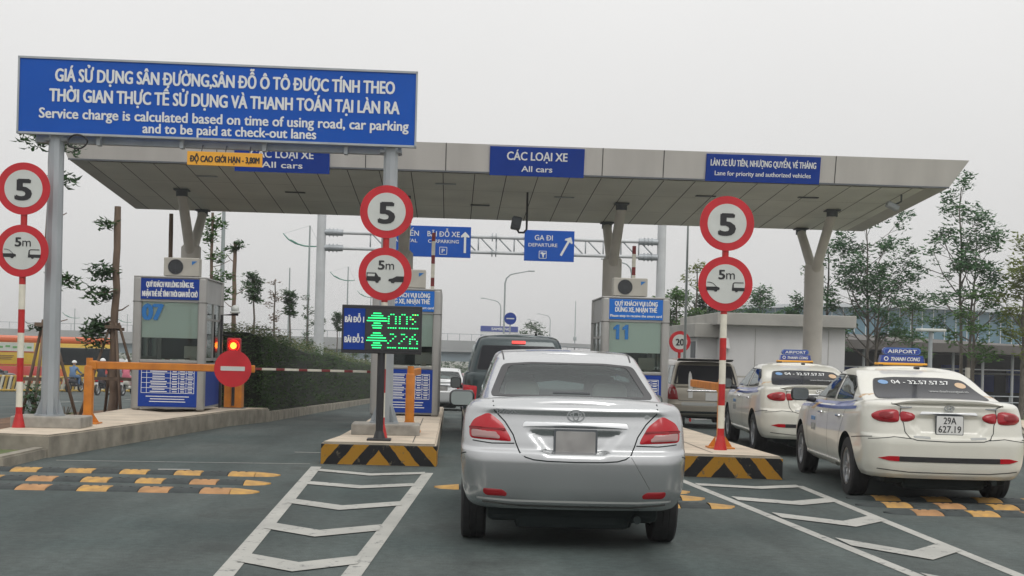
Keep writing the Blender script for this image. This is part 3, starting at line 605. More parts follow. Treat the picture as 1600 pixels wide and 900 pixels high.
# ------------------------------------------------------------------ swing gates (orange)
def gate(x, y, label, ang, L_, disc=False, h=.83, pw=.125):
    t = thing('swing_gate', label, 'gate', (x, y, .28), 0, 'orange swing gates on the islands')
    bm = B(); box(bm, (0, 0, h / 2), (pw, .125, h), .03); tube(bm, (0, 0, h - .02), (0, 0, h + .10), .045, n=18)
    for sx, sy in ((1, 0), (-1, 0), (0, 1), (0, -1)):
        vs = [bm.verts.new(p) for p in ((sx * .06, sy * .06, .01), (sx * .15, sy * .15, .01), (sx * .15, sy * .15, .03), (sx * .06, sy * .06, .16))]; bm.faces.new(vs)
    box(bm, (0, 0, .01), (.32, .32, .02), .004); mobj('post', bm, 'orange', t, True, auto=30)
    arm = bpy.data.objects.new('arm_pivot', None)
    c, s = math.cos(ang), math.sin(ang); rot = Matrix.Rotation(ang, 3, 'Z')
    bm = B(); box(bm, (c * (L_ / 2 + .04), s * (L_ / 2 + .04), h), (L_, .05, .105), .012, rot); box(bm, (c * .05, s * .05, h), (.12, .10, .13), .02, rot); a = mobj('arm', bm, 'orange', t)
    return t, a
t, a = gate(-5.10, 18.35, 'orange swing gate closed across the left lane with a red no entry disc', R(0), 2.28)
bm = B(); slab_xz(bm, disc_pts(2.02, .83, .262), -.075, -.06); d = mobj('no_entry_disc', bm, 'sign_red', t)
bm = B(); slab_xz(bm, rrect(2.02, .83, .34, .062, .008), -.0785, -.0752); mobj('white_bar', bm, 'sign_white', d)
gate(-.565, 18.15, 'orange swing gate standing open behind the green number display', R(88), 2.1)
gate(3.48, 16.30, 'orange swing gate standing open behind the right striped post', R(88), 2.45, h=.78, pw=.085)

# ------------------------------------------------------------------ boom barriers
mat('boom_red', (0.26, 0.03, 0.03), .6, noise=.4, nscale=8)
def barrier(x, y, label, up, arm_dir, L_, group=True):
    g = G(y)
    t = thing('boom_barrier', label, 'barrier', (x, y, .28 + g), 0, 'boom barriers beside the booths')
    bm = B(); box(bm, (0, 0, .42), (.34, .30, .84), .02); box(bm, (0, 0, .85), (.37, .33, .04), .01); mobj('cabinet', bm, 'orange', t)
    bm = B(); box(bm, (0, 0, .01), (.42, .40, .02)); mobj('base_plate', bm, 'dark_steel', t)
    zc = .78; n = 12; cuts = [.12]
    for k in range(n): cuts.append(cuts[-1] + (L_ - .12) / (n / 2) * (.62 if k % 2 == 0 else .38))
    for k in range(n):
        a, b = cuts[k], cuts[k + 1]; bm = B()
        if up: box(bm, (.0, -.20, zc + (a + b) / 2), (.075, .045, b - a), .006)
        else: box(bm, (arm_dir * (a + b) / 2, -.20, zc), (b - a, .045, .045), .006)
        mobj('boom_section', bm, 'post_white' if k % 2 == 0 else 'boom_red', t)
    bm = B(); tube(bm, (0, -.12, zc), (0, -.24, zc), .07, n=16); box(bm, (arm_dir * .06 if not up else 0, -.2, zc), (.16, .07, .1), .01); mobj('boom_hub', bm, 'amber', t)
    return t
barrier(-4.21, 25.2, 'orange boom barrier with its red and white boom lowered across the left lane', False, 1, 2.75)
barrier(-.42, 26.5, 'boom barrier with its striped boom raised behind the middle booth', True, 1, 2.9)
barrier(3.72, 26.5, 'boom barrier with its striped boom raised behind booth 11', True, 1, 2.75)
t = thing('signal_lamp', 'lit red signal lamp on the post behind the no entry disc', 'signal lamp', (-4.19, 24.9, 0))
bm = B(); tube(bm, (0, .06, .28), (0, .06, 1.34), .03, n=12); mobj('post', bm, 'black', t, True, auto=30)
bm = B(); box(bm, (0, .05, 1.44), (.26, .14, .30), .03); mobj('housing', bm, 'sign_red', t)
mat('signal_glow', (1.0, 0.30, 0.03), .4, emit=4); mat('signal_red', (0.9, 0.02, 0.01), .4, emit=1.1)
bm = B(); ring_xz(bm, 0, 1.44, .115, .062, -.049, -.021, 28); mobj('lens_rim', bm, 'signal_red', t)  # emissive ring imitates the red halo of light round the lens
bm = B(); tube(bm, (0, -.02, 1.44), (0, -.045, 1.44), .062, .058, n=24); mobj('lens', bm, 'signal_glow', t)
bm = B()
for k in range(13):
    pass
lathe(bm, [(-.0, .10), (-.10, .10), (-.10, .094), (0, .094)], 24, 'X'); bmesh.ops.rotate(bm, verts=bm.verts[:], matrix=Matrix.Rotation(R(-90), 3, 'Z')); bmesh.ops.rotate(bm, verts=bm.verts[:], matrix=Matrix.Rotation(R(180), 3, 'Z')); bmesh.ops.translate(bm, verts=bm.verts[:], vec=(0, -.02, 1.44))
mobj('hood', bm, 'lamp_dark_red', t, True)

# ------------------------------------------------------------------ speed humps
def hump(x0, x1, y, depth, seg, first_yellow, ang=0, label='', tipR=True, tipL=False, tan=()):
    t = thing('speed_hump', label, 'speed hump', (x0, y, 0), ang, 'rubber speed humps across the lanes')
    h = .036; prof = [(-.5, .004), (-.42, .4), (-.28, .8), (-.1, 1), (.1, 1), (.28, .8), (.42, .4), (.5, .004)]
    n = max(1, round((x1 - x0) / seg)); s = (x1 - x0) / n
    for k in range(n):
        yel = (k + (0 if first_yellow else 1)) % 2 == 0; a, b = k * s + .004, (k + 1) * s - .004
        bm = B(); g = [[bm.verts.new((xx, p * depth, q * h)) for p, q in prof] for xx in (a, a + .015, b - .015, b)]
        for j in (0, 3):
            for v in g[j]: v.co.z *= .8
        for i in range(3):
            for j in range(len(prof) - 1): bm.faces.new((g[i][j], g[i + 1][j], g[i + 1][j + 1], g[i][j + 1]))
        bm.faces.new(g[0][::-1]); bm.faces.new(g[3])
        o = mobj('yellow_segment' if yel else 'black_segment', bm, ('tan_hump' if k in tan else 'yellow_hump') if yel else 'black_hump', t)
        bm = B()
        for xx in ((a + b) / 2 - s * .18, (a + b) / 2 + s * .12): tube(bm, (xx, 0, h * .9), (xx, 0, h + .003), .016, n=8)
        mobj('bolt', bm, 'black', o)
    for flag, xx, sg in ((tipR, x1 - x0, 1), (tipL, 0, -1)):
        if not flag: continue
        bm = B(); m = 5; rows = []
        for i in range(m + 1):
            f = i / m; sc_ = math.sqrt(max(0, 1 - f * f)) if i < m else .02
            rows.append([bm.verts.new((xx + sg * (.004 + f * .26), p * depth * sc_, q * h * (1 - f * .6))) for p, q in prof])
        for i in range(m):
            for j in range(len(prof) - 1): bm.faces.new((rows[i][j], rows[i + 1][j], rows[i + 1][j + 1], rows[i][j + 1]))
        bmesh.ops.recalc_face_normals(bm, faces=bm.faces[:])
        mobj('end_cap', bm, 'yellow_hump' if sg > 0 or tipR else 'black_hump', t)
hump(-5.06, -2.12, 14.32, .34, .29, False, 0, 'striped rubber hump across the left lane, farthest of its three rows', tan=())
hump(-4.85, -2.10, 13.42, .36, .28, True, 0, 'striped rubber hump across the left lane, middle of its three rows', tan=(2, 8))
hump(-4.72, -2.10, 12.62, .38, .28, True, 0, 'striped rubber hump across the left lane, nearest of its three rows', tan=(2, 6, 8))
hump(.12, 2.30, 13.45, .34, .29, False, 0, 'rubber hump across the silver sedan lane, farthest of its three rows', True, True)
hump(.16, 2.34, 12.85, .34, .29, True, 0, 'rubber hump across the silver sedan lane, middle of its three rows', True, False, tan=(4, 6))
hump(.20, 2.50, 12.20, .34, .29, True, 0, 'rubber hump across the silver sedan lane, nearest of its three rows', True, False)
hump(4.43, 7.67, 13.22, .34, .27, True, 0, 'rubber hump under the tail of the near taxi, farthest of its three rows', False, True)
hump(4.33, 7.3, 12.60, .34, .27, True, 0, 'rubber hump behind the near taxi, middle of its three rows', False, True, tan=(2, 6))
hump(4.41, 7.11, 12.00, .34, .27, True, 0, 'rubber hump behind the near taxi, nearest of its three rows', False, True, tan=(0, 4))
# ------------------------------------------------------------------ vehicles
def pchip(keys):
    xs = [k[0] for k in keys]; ys = [k[1] for k in keys]; n = len(xs)
    if n == 1: return lambda x: ys[0]
    h = [xs[i + 1] - xs[i] for i in range(n - 1)]; d = [(ys[i + 1] - ys[i]) / h[i] for i in range(n - 1)]
    m = [0.0] * n; m[0] = d[0]; m[-1] = d[-1]
    for i in range(1, n - 1):
        m[i] = 0.0 if d[i - 1] * d[i] <= 0 else 3 * (h[i - 1] + h[i]) / ((2 * h[i] + h[i - 1]) / d[i - 1] + (h[i] + 2 * h[i - 1]) / d[i])
    def f(x):
        if x <= xs[0]: return ys[0]
        if x >= xs[-1]: return ys[-1]
        i = 0
        while x > xs[i + 1]: i += 1
        t = (x - xs[i]) / h[i]; t2 = t * t; t3 = t2 * t
        return ys[i] * (2 * t3 - 3 * t2 + 1) + h[i] * m[i] * (t3 - 2 * t2 + t) + ys[i + 1] * (-2 * t3 + 3 * t2) + h[i] * m[i + 1] * (t3 - t2)
    return f
def half_ring(w, yr, yf, rr, rf, cr, cf, ns=70, nc=12, ne=28):
    pts = []; rr = min(rr, w * .7); rf = min(rf, w * .7)
    for i in range(ne): x = (w - rr) * i / ne; pts.append((x, yr + cr * (x / w) ** 2))
    y0 = yr + cr * ((w - rr) / w) ** 2
    for i in range(nc): a = math.pi / 2 * i / nc; pts.append((w - rr + rr * math.sin(a), y0 + rr * (1 - math.cos(a)) * 1.15))
    ya = y0 + rr * 1.15; y1 = yf - cf * ((w - rf) / w) ** 2; yb = y1 - rf * 1.3
    for i in range(ns): pts.append((w, ya + (yb - ya) * i / ns))
    for i in range(nc): a = math.pi / 2 * i / nc; pts.append((w - rf + rf * math.cos(a), yb + rf * 1.3 * math.sin(a)))
    for i in range(ne + 1): x = (w - rf) * (1 - i / ne); pts.append((x, yf - cf * (x / w) ** 2))
    return pts
def loft(rings, cap_top=True, cap_bot=True, crown=0.0, K=14):
    """rings: list of half outlines [(x,y,z)...]; mirrored and closed into one shell"""
    bm = B(); M = len(rings[0]); V = []
    for rg in rings:
        V.append(([bm.verts.new(p) for p in rg], [bm.verts.new((-p[0], p[1], p[2])) if p[0] > 1e-6 else None for p in rg]))
    def at(i, j, s): return V[i][0][j] if s > 0 or V[i][1][j] is None else V[i][1][j]
    for i in range(len(rings) - 1):
        for j in range(M - 1):
            for s in (1, -1):
                q = [at(i, j, s), at(i, j + 1, s), at(i + 1, j + 1, s), at(i + 1, j, s)]
                q = list(dict.fromkeys(q))
                if len(q) > 2: bm.faces.new(q if s > 0 else q[::-1])
    for flag, i, sg in ((cap_top, len(rings) - 1, 1), (cap_bot, 0, -1)):
        if not flag: continue
        rows = []
        for j in range(M):
            a, b = at(i, j, 1), at(i, j, -1)
            if a is b: rows.append([a]); continue
            row = [b]
            for k in range(1, K): t = k / K; p = b.co.lerp(a.co, t); row.append(bm.verts.new((p.x, p.y, p.z + (crown * (1 - (2 * t - 1) ** 2) * min(1, abs(a.co.x) * 3) if sg > 0 else 0))))
            row.append(a); rows.append(row)
        for j in range(M - 1):
            r0, r1 = rows[j], rows[j + 1]
            if len(r0) == 1 and len(r1) == 1: continue
            for k in range(K):
                q = [r0[min(k, len(r0) - 1)], r0[min(k + 1, len(r0) - 1)], r1[min(k + 1, len(r1) - 1)], r1[min(k, len(r1) - 1)]]; q = list(dict.fromkeys(q))
                if len(q) > 2:
                    try: bm.faces.new(q)
                    except ValueError: pass
    bmesh.ops.recalc_face_normals(bm, faces=bm.faces[:])
    return bm
AX = {'rear': (lambda a, b: Vector((a, -6, b)), Vector((0, 1, 0))), 'front': (lambda a, b: Vector((a, 6, b)), Vector((0, -1, 0))),
      'left': (lambda a, b: Vector((-3, a, b)), Vector((1, 0, 0))), 'right': (lambda a, b: Vector((3, a, b)), Vector((-1, 0, 0))), 'top': (lambda a, b: Vector((a, b, 4)), Vector((0, 0, -1)))}
def resample(pts, step, closed=True):
    o = []; n = len(pts)
    for i in range(n if closed else n - 1):
        p, q = pts[i], pts[(i + 1) % n]; m = max(1, int(math.hypot(q[0] - p[0], q[1] - p[1]) / step))
        o += [(p[0] + (q[0] - p[0]) * k / m, p[1] + (q[1] - p[1]) * k / m) for k in range(m)]
    if not closed: o.append(pts[-1])
    return o
def round_poly(pts, r, n=4):
    o = []; N = len(pts)
    for i in range(N):
        p0, p, p1 = Vector(pts[i - 1]), Vector(pts[i]), Vector(pts[(i + 1) % N]); a, b = (p0 - p), (p1 - p); rr = min(r, a.length * .45, b.length * .45)
        A, C = p + a.normalized() * rr, p + b.normalized() * rr
        for k in range(n + 1): t = k / n; o.append(tuple(A * (1 - t) ** 2 + p * 2 * t * (1 - t) + C * t * t))
    return o
def shrink(pts, d):
    cx = sum(p[0] for p in pts) / len(pts); cy = sum(p[1] for p in pts) / len(pts); o = []
    for x, y in pts:
        l = math.hypot(x - cx, y - cy); k = max(0, (l - d) / l) if l else 1; o.append((cx + (x - cx) * k, cy + (y - cy) * k))
    return o
def inside(pts, x, y):
    c = False; n = len(pts); j = n - 1
    for i in range(n):
        if (pts[i][1] > y) != (pts[j][1] > y) and x < (pts[j][0] - pts[i][0]) * (y - pts[i][1]) / (pts[j][1] - pts[i][1]) + pts[i][0]: c = not c
        j = i
    return c
class Car:
    def __init__(s, name, label, cat, loc, rz, paint, group=None):
        s.root = thing(name, label, cat, loc, rz, group); s.paint = paint; s.cuts = []; s.patches = []
    def shell(s, T, slices, gh, roof, L2, W, wheels, arch_r=.335, z0=.22, rc=(.26, .4), crown_r=.10, crown_f=.18, taper=(.05, .08), deck_crown=.03, roof_crown=.035, gh_rc=(.14, .18), recess=None, ns=70, gh_crown=.05):
        Tf = pchip(T); s.T = Tf; fs = [pchip([(k[0], k[i]) for k in slices]) for i in (1, 2, 3)]
        rings = []; zs = sorted(set([k[0] for k in slices] + [i / 48 for i in range(49)]))
        for ze in zs:
            wm, ri, fi = fs[0](ze), fs[1](ze), fs[2](ze)
            hr = half_ring(W * wm, -L2 + ri, L2 - fi, rc[0], rc[1], crown_r, crown_f, ns)
            o = []
            for x, y in hr:
                k = abs(y) / L2; x *= 1 - (taper[0] if y < 0 else taper[1]) * max(0, (k - .35) / .65) ** 2
                z = z0 + ze * (Tf(y) - z0); o.append((x, y, z))
            rings.append(o)
        bm = loft(rings, True, True, deck_crown)
        if recess:
            poly, depth = recess
            def sd(x, z):
                d = 9
                for i in range(len(poly)):
                    (ax_, az), (bx, bz) = poly[i - 1], poly[i]; t = max(0, min(1, ((x - ax_) * (bx - ax_) + (z - az) * (bz - az)) / ((bx - ax_) ** 2 + (bz - az) ** 2)))
                    d = min(d, math.hypot(x - ax_ - t * (bx - ax_), z - az - t * (bz - az)))
                return d
            for v in bm.verts:
                if v.co.y < -L2 * .7 and inside(poly, v.co.x, v.co.z): f = min(1, sd(v.co.x, v.co.z) / .05); v.co.y += depth * f * f * (3 - 2 * f)
        me = bpy.data.meshes.new('lower'); bm.to_mesh(me); bm.free(); lo = link(bpy.data.objects.new('lower', me))
        me.materials.append(MAT[s.paint]); me.materials.append(MAT['under'])
        cb = B()
        for wy in wheels:
            for sx in (-1, 1): tube(cb, (sx * (W - .30), wy, arch_r - .03), (sx * (W + .3), wy, arch_r - .03), arch_r + .045, n=48)
        cme = bpy.data.meshes.new('cut'); cb.to_mesh(cme); cb.free(); cme.materials.append(MAT['under']); cu = link(bpy.data.objects.new('cut', cme))
        md = lo.modifiers.new('b', 'BOOLEAN'); md.object = cu; md.operation = 'DIFFERENCE'; md.solver = 'EXACT'; md.material_mode = 'TRANSFER'
        bpy.context.view_layer.update()
        lm = bpy.data.meshes.new_from_object(lo.evaluated_get(bpy.context.evaluated_depsgraph_get()))
        bpy.data.objects.remove(lo); bpy.data.objects.remove(cu)
        # greenhouse
        gw, gr, gf = [pchip([(k[0], k[i]) for k in gh]) for i in (1, 2, 3)]; Rf = pchip(roof); rings = []
        ns2 = 90
        for ze in [i / 30 for i in range(31)]:
            hr = half_ring(gw(ze), gr(ze), gf(ze), gh_rc[0], gh_rc[1], gh_crown, .10, ns2, 12, 20)
            rings.append([(x * (1 - .05 * max(0, (-y - .3) / 1.5)) if y < -.3 else x * (1 - .06 * max(0, (y - .2) / 1.5)), y, (Tf(y) - .05) + ze * (Rf(y) - Tf(y) + .05)) for x, y in hr])
        gb = loft(rings, True, False, roof_crown, K=30)
        gb.faces.ensure_lookup_table()
        s.gbm = gb; s.lm = lm
        full = B(); full.from_mesh(lm); s.lower_faces = len(full.faces)
        tmp = bpy.data.meshes.new('g'); gb.to_mesh(tmp); full.from_mesh(tmp); s.bvh = BVHTree.FromBMesh(full); full.free(); s.gbvh = BVHTree.FromBMesh(gb); bpy.data.meshes.remove(tmp)
        return s
    def hit(s, axis, a, b, bvh=None):
        f, d = AX[axis]; bv = bvh or s.bvh; h = bv.ray_cast(f(a, b), d)
        if h[0] is None:
            h = bv.find_nearest(f(a, b) + d * 4)
        return h[0], (h[1] if h[1].dot(d) < 0 else -h[1])
    def cut(s, axis, poly):
        s.cuts.append((axis, poly))
    def patch(s, name, axis, poly, material, off=.004, bulge=0.0, parent=None, rnd_=.02, step=.03, rings=6, label=None, inner=None, thick=.012, smooth=True, gh=False):
        pts = resample(round_poly(poly, rnd_), step); cx = sum(p[0] for p in pts) / len(pts); cy = sum(p[1] for p in pts) / len(pts)
        bm = B(); lv = []; bv = s.gbvh if gh else None
        fr = [1 - i / rings for i in range(rings)] if inner is None else [1, inner]
        for f in fr:
            row = []
            for x, y in pts:
                a, b = cx + (x - cx) * f, cy + (y - cy) * f; p, n = s.hit(axis, a, b, bv); row.append(bm.verts.new(p + n * (off + bulge * (1 - f ** 3))))
            lv.append(row)
        n = len(pts)
        for i in range(len(lv) - 1):
            for k in range(n): bm.faces.new((lv[i][k], lv[i][(k + 1) % n], lv[i + 1][(k + 1) % n], lv[i + 1][k]))
        if inner is None:
            p, nn = s.hit(axis, cx, cy, bv); c = bm.verts.new(p + nn * (off + bulge))
            for k in range(n): bm.faces.new((lv[-1][k], lv[-1][(k + 1) % n], c))
        rim = []
        for (x, y), v in zip(pts, lv[0]): p, nn = s.hit(axis, x, y, bv); rim.append(bm.verts.new(v.co - nn * thick))
        for k in range(n): bm.faces.new((lv[0][(k + 1) % n], lv[0][k], rim[k], rim[(k + 1) % n]))
        bmesh.ops.recalc_face_normals(bm, faces=bm.faces[:])
        f0 = bm.faces[0] if True else None; bm.faces.ensure_lookup_table()
        d = AX[axis][1]
        if sum((f.normal.dot(d) * f.calc_area()) for f in bm.faces) > 0:
            for f in bm.faces: f.normal_flip()
        return mobj(name, bm, material, parent or s.root, smooth, auto=50, label=label)
    def window(s, name, axis, poly, see=True, tint='car_glass', band=.88, gh=True, rnd_=.04):
        s.patch(name + '_seal', axis, poly, 'trim_black', .003, inner=band, rnd_=rnd_, gh=gh)
        if see: s.cuts.append((axis, shrink(round_poly(poly, rnd_), .03)))
        return s.patch(name, axis, [(p) for p in shrink(poly, .012)], tint, .0045 if not see else .002, rnd_=rnd_, gh=gh, thick=.004)
    def seam(s, axis, pts, w_=.007, name='panel_gap', material='under', off=.0025, gh=False):
        P = resample(pts, .03, False); bm = B(); prev = None; bv = s.gbvh if gh else None
        for i, (x, y) in enumerate(P):
            q = P[min(i + 1, len(P) - 1)]; p = P[max(i - 1, 0)]; dx, dy = q[0] - p[0], q[1] - p[1]; l = math.hypot(dx, dy) or 1; nx, ny = -dy / l * w_ / 2, dx / l * w_ / 2
            r_ = []
            for a, b in ((x + nx, y + ny), (x - nx, y - ny)): h, n = s.hit(axis, a, b, bv); r_.append(bm.verts.new(h + n * off))
            if prev: bm.faces.new((prev[0], prev[1], r_[1], r_[0]))
            prev = r_
        return mobj(name, bm, material, s.root)
    def build_body(s):
        gb = s.gbm; kill = []
        for f in gb.faces:
            c = f.calc_center_median(); n = f.normal
            for axis, poly in s.cuts:
                d = AX[axis][1]
                if n.dot(d) > -.15: continue
                ab = [(v.co.x, v.co.z) if axis in ('rear', 'front') else (v.co.y, v.co.z) for v in f.verts]
                if axis == 'rear' and c.y > 0 or axis == 'front' and c.y < 0: continue
                if all(inside(poly, *p) for p in ab): kill.append(f); break
        bmesh.ops.delete(gb, geom=kill, context='FACES')
        bm = B(); bm.from_mesh(s.lm); tmp = bpy.data.meshes.new('g'); gb.to_mesh(tmp); bm.from_mesh(tmp); gb.free(); bpy.data.meshes.remove(tmp)
        me = bpy.data.meshes.new('body'); bm.to_mesh(me); bm.free()
        for m in (s.paint, 'under'): me.materials.append(MAT[m])
        for p in me.polygons: p.use_smooth = True
        try: me.set_sharp_from_angle(angle=R(42))
        except Exception: pass
        return link(bpy.data.objects.new('body', me), s.root)
    def wheel(s, x, y, r=.31, w_=.19, spokes=7):
        sg = 1 if x > 0 else -1
        bm = B(); rr = r * .64
        lathe(bm, [(-w_ * .45, rr - .02), (w_ * .45, rr - .02), (w_ * .47, rr), (w_ * .44, rr + .006), (w_ * .40, rr - .012), (w_ * .10, rr - .03), (w_ * .10, .03), (w_ * .28, .045), (w_ * .28, 0.001)], 40)
        for k in range(spokes):
            a = 2 * math.pi * k / spokes
            for da in (-.11, .11): box(bm, (w_ * .27, (rr * .5) * math.cos(a + da), (rr * .5) * math.sin(a + da)), (.03, rr * .98, .030), .008, Matrix.Rotation(a + da, 3, 'X'))
        if sg < 0: bmesh.ops.scale(bm, vec=(-1, 1, 1), verts=bm.verts[:]); bmesh.ops.reverse_faces(bm, faces=bm.faces[:])
        o = mobj('wheel', bm, 'rim', s.root, True, auto=35); o.location = (x, y, r)
        bm = B(); h = w_ / 2
        lathe(bm, [(-h, rr), (-h * 1.02, r * .80), (-h * .96, r * .95), (-h * .80, r), (-h * .30, r * 1.002), (-h * .28, r * .985), (-h * .22, r * .985), (-h * .20, r * 1.003), (h * .20, r * 1.003), (h * .22, r * .985), (h * .28, r * .985), (h * .30, r * 1.002), (h * .80, r), (h * .96, r * .95), (h * 1.02, r * .80), (h, rr)], 44)
        mobj('tyre', bm, 'rubber', o, True, auto=30)
        bm = B(); tube(bm, (-.04, 0, 0), (w_ * .05, 0, 0), rr * .8, n=24)
        if sg < 0: bmesh.ops.scale(bm, vec=(-1, 1, 1), verts=bm.verts[:]); bmesh.ops.reverse_faces(bm, faces=bm.faces[:])
        mobj('brake_disc', bm, 'dark_steel', o)
    def mirror(s, x, y, z, body='trim_black', size=(.20, .11, .14)):
        sg = 1 if x > 0 else -1
        bm = B(); box(bm, (x, y, z), size, min(size) * .42, seg=4)
        for v in bm.verts:
            if v.co.y > y: v.co = Vector((x + (v.co.x - x) * .82, v.co.y, z + (v.co.z - z) * .82))
        o = mobj('wing_mirror', bm, body, s.root, True, auto=50)
        bm = B(); slab_xz(bm, rrect(x, z, size[0] * .84, size[2] * .82, min(size) * .30), y - size[1] / 2 - .003, y - size[1] / 2 + .01); mobj('mirror_glass', bm, 'mirror_glass' if s.paint == 'paint_silver' else 'mirror_dark', o)
        bm = B(); tube(bm, (x - sg * .07, y + .01, z - size[2] * .3), (x - sg * .2, y + .06, z - size[2] * .45), .03, .035, n=10); mobj('mirror_stalk', bm, 'trim_black', o)
    def underbody(s, L2, W, z=.26):
        bm = B(); box(bm, (0, 0, z + .02), (W * 1.5, L2 * 1.80, .16), .05); box(bm, (0, -L2 + .42, z - .03), (W * 1.0, .4, .16), .04)
        tube(bm, (-W * .8, -L2 + .9, .30), (W * .8, -L2 + .9, .30), .035, n=10); box(bm, (.25, -L2 + .45, z - .06), (.42, .2, .13), .05)
        mobj('underbody', bm, 'under', s.root)
        bm = B(); tube(bm, (W * .55, -L2 + .5, z - .02), (W * .55, -L2 + .10, z - .02), .028, n=14); mobj('exhaust_pipe', bm, 'under', s.root, True, auto=40)
    def seats(s, y0=-.75, zs=1.0, w_=.28, z0=.55):
        for x in (-.36, .36):
            bm = B(); box(bm, (x, y0, z0 + .22), (.50, .18, .60), .06, Matrix.Rotation(R(12), 3, 'X')); box(bm, (x, y0 - .05, z0 + .565), (w_, .12, .17), .05); mobj('rear_seat', bm, 'seat', s.root, True, auto=50)
        for x in (-.36, .36):
            bm = B(); box(bm, (x, y0 + 1.0, z0 + .22), (.48, .16, .60), .06, Matrix.Rotation(R(14), 3, 'X')); box(bm, (x, y0 + .93, z0 + .60), (w_, .12, .20), .06); mobj('front_seat', bm, 'seat_dark', s.root, True, auto=50)
        bm = B(); box(bm, (0, y0 + 1.85, z0 + .28), (1.25, .4, .22), .06); mobj('dashboard', bm, 'seat_dark', s.root)
mat('chrome_satin', (0.72, 0.73, 0.74), .32, .85); mat('mirror_glass', (0.34, 0.38, 0.37), .25, .5); mat('mirror_dark', (0.16, 0.18, 0.18), .2, .6)
mat('paint_silver', (0.49, 0.50, 0.505), .24, .88, coat=.6, noise=.03, nscale=2); mat('paint_white', (0.66, 0.65, 0.575), .32, coat=.8, noise=.10, nscale=2.2, detail=7); mat('paint_teal', (0.016, 0.032, 0.035), .28, .35, coat=.7)
mat('paint_champagne', (0.31, 0.285, 0.235), .34, .6, coat=.5); mat('paint_maroon', (0.16, 0.02, 0.03), .3, .2, coat=.7); mat('paint_dark', (0.03, 0.03, 0.04), .3, .2, coat=.7); mat('paint_lightsilver', (0.62, 0.63, 0.63), .35, .4, coat=.5)
mat('stripe_blue', (0.02, 0.05, 0.28), .3, coat=.6); mat('stripe_tan', (0.50, 0.31, 0.14), .35, coat=.6); mat('brake_glow', (0.75, 0.03, 0.02), .3, emit=.5)
mat('decal_dark', (0.16, 0.17, 0.18), .4); mat('decal_blue', (0.14, 0.28, 0.50), .4); mat('decal_grey', (0.36, 0.37, 0.36), .5)

SED = [(0, .90, .06, .05), (.06, .94, .02, .02), (.22, .985, 0, 0), (.45, 1.0, -.005, 0), (.54, 1.0, .005, .02), (.58, .998, .045, .05), (.64, .995, .055, .10), (.80, .985, .085, .2), (.90, .965, .10, .28), (.95, .94, .095, .32), (.98, .905, .11, .34), (1.0, .845, .155, .38)]
def sedan(name, label, loc, rz, paint, kind, group=None, detail=True, cat='car'):
    c = Car(name, label, cat, loc, rz, paint, group)
    if kind == 'vios':
        L2, W = 2.15, .84; T = [(-2.15, 1.045), (-1.75, 1.085), (-1.2, 1.03), (0, .96), (.9, .93), (1.3, .93), (2.15, .68)]
        gh = [(0, .735, -1.86, 1.25), (.25, .715, -1.62, .95), (.5, .675, -1.38, .62), (.75, .625, -1.12, .32), (.88, .595, -.96, .14), (.95, .575, -.82, .02), (1, .53, -.66, -.10)]
        roof = [(-1.9, 1.30), (-1.1, 1.39), (-.6, 1.435), (-.1, 1.455), (.4, 1.42), (1.3, 1.36)]; wy = (-1.37, 1.18)
    else:
        L2, W = 2.25, .85; T = [(-2.25, 1.02), (-1.85, 1.045), (-1.2, 1.01), (0, .96), (.9, .95), (1.35, .93), (2.25, .66)]
        gh = [(0, .765, -1.92, 1.32), (.25, .745, -1.66, 1.0), (.5, .70, -1.36, .66), (.75, .645, -1.06, .34), (.88, .61, -.86, .16), (.95, .575, -.70, .04), (1, .50, -.48, -.12)]
        roof = [(-2.0, 1.20), (-1.3, 1.275), (-.8, 1.345), (-.15, 1.375), (.4, 1.355), (1.4, 1.29)]; wy = (-1.30, 1.35)
    rec = [(-.37, .885), (.37, .885), (.21, .685), (-.21, .685)] if kind == 'vios' else [(-.34, .92), (.34, .92), (.39, .80), (.30, .695), (-.30, .695), (-.39, .80)]
    c.shell(T, SED, gh, roof, L2, W, wy, recess=(rec, .03), rc=(.21, .4) if kind == 'vios' else (.26, .4), crown_r=.07 if kind == 'vios' else .10, taper=(.03, .08) if kind == 'vios' else (.05, .08), z0=.31 if kind == 'vios' else .27, roof_crown=.018 if kind == 'vios' else .03)
    # glazing
    if kind == 'vios': rg = [(-.625, 1.10), (.625, 1.10), (.525, 1.34), (.3, 1.358), (-.3, 1.358), (-.525, 1.34)]
    else: rg = [(-.60, 1.055), (.60, 1.055), (.485, 1.255), (.25, 1.275), (-.25, 1.275), (-.485, 1.255)]
    see = kind == 'vios'
    c.window('rear_window', 'rear', rg, see, 'car_glass' if see else 'tinted_glass', band=.90 if see else .95)
    c.window('windscreen', 'front', [(-.62, 1.0), (.62, 1.0), (.50, 1.30), (-.50, 1.30)], True, band=.9)
    for ax in ('left', 'right'):
        q = .06 if kind != 'vios' else 0
        for poly, nm in (([(-1.12, 1.03), (-.36, 1.0), (-.36, 1.345), (-.72, 1.335), (-1.0, 1.21)], 'rear_side_window'), ([(-.28, 1.0), (.80, 1.0), (.72, 1.05), (.36, 1.29), (.15, 1.345), (-.28, 1.35)], 'front_side_window')):
            c.window(nm, ax, [(x + q * -.5, z - (q * max(0, (z - 1.0) / .35))) for x, z in poly], True, 'car_glass' if see else 'side_glass', band=.93)
    body = c.build_body()
    for x in (-W + .085 + .03, W - .085 - .03):
        for y in wy: c.wheel(x, y)
    c.underbody(L2, W); c.seats()
    return c, L2, W, wy
mat('tinted_glass', (0.026, 0.027, 0.031), .2, spec=.10); glass('side_glass', (0.16, 0.19, 0.21), .0)

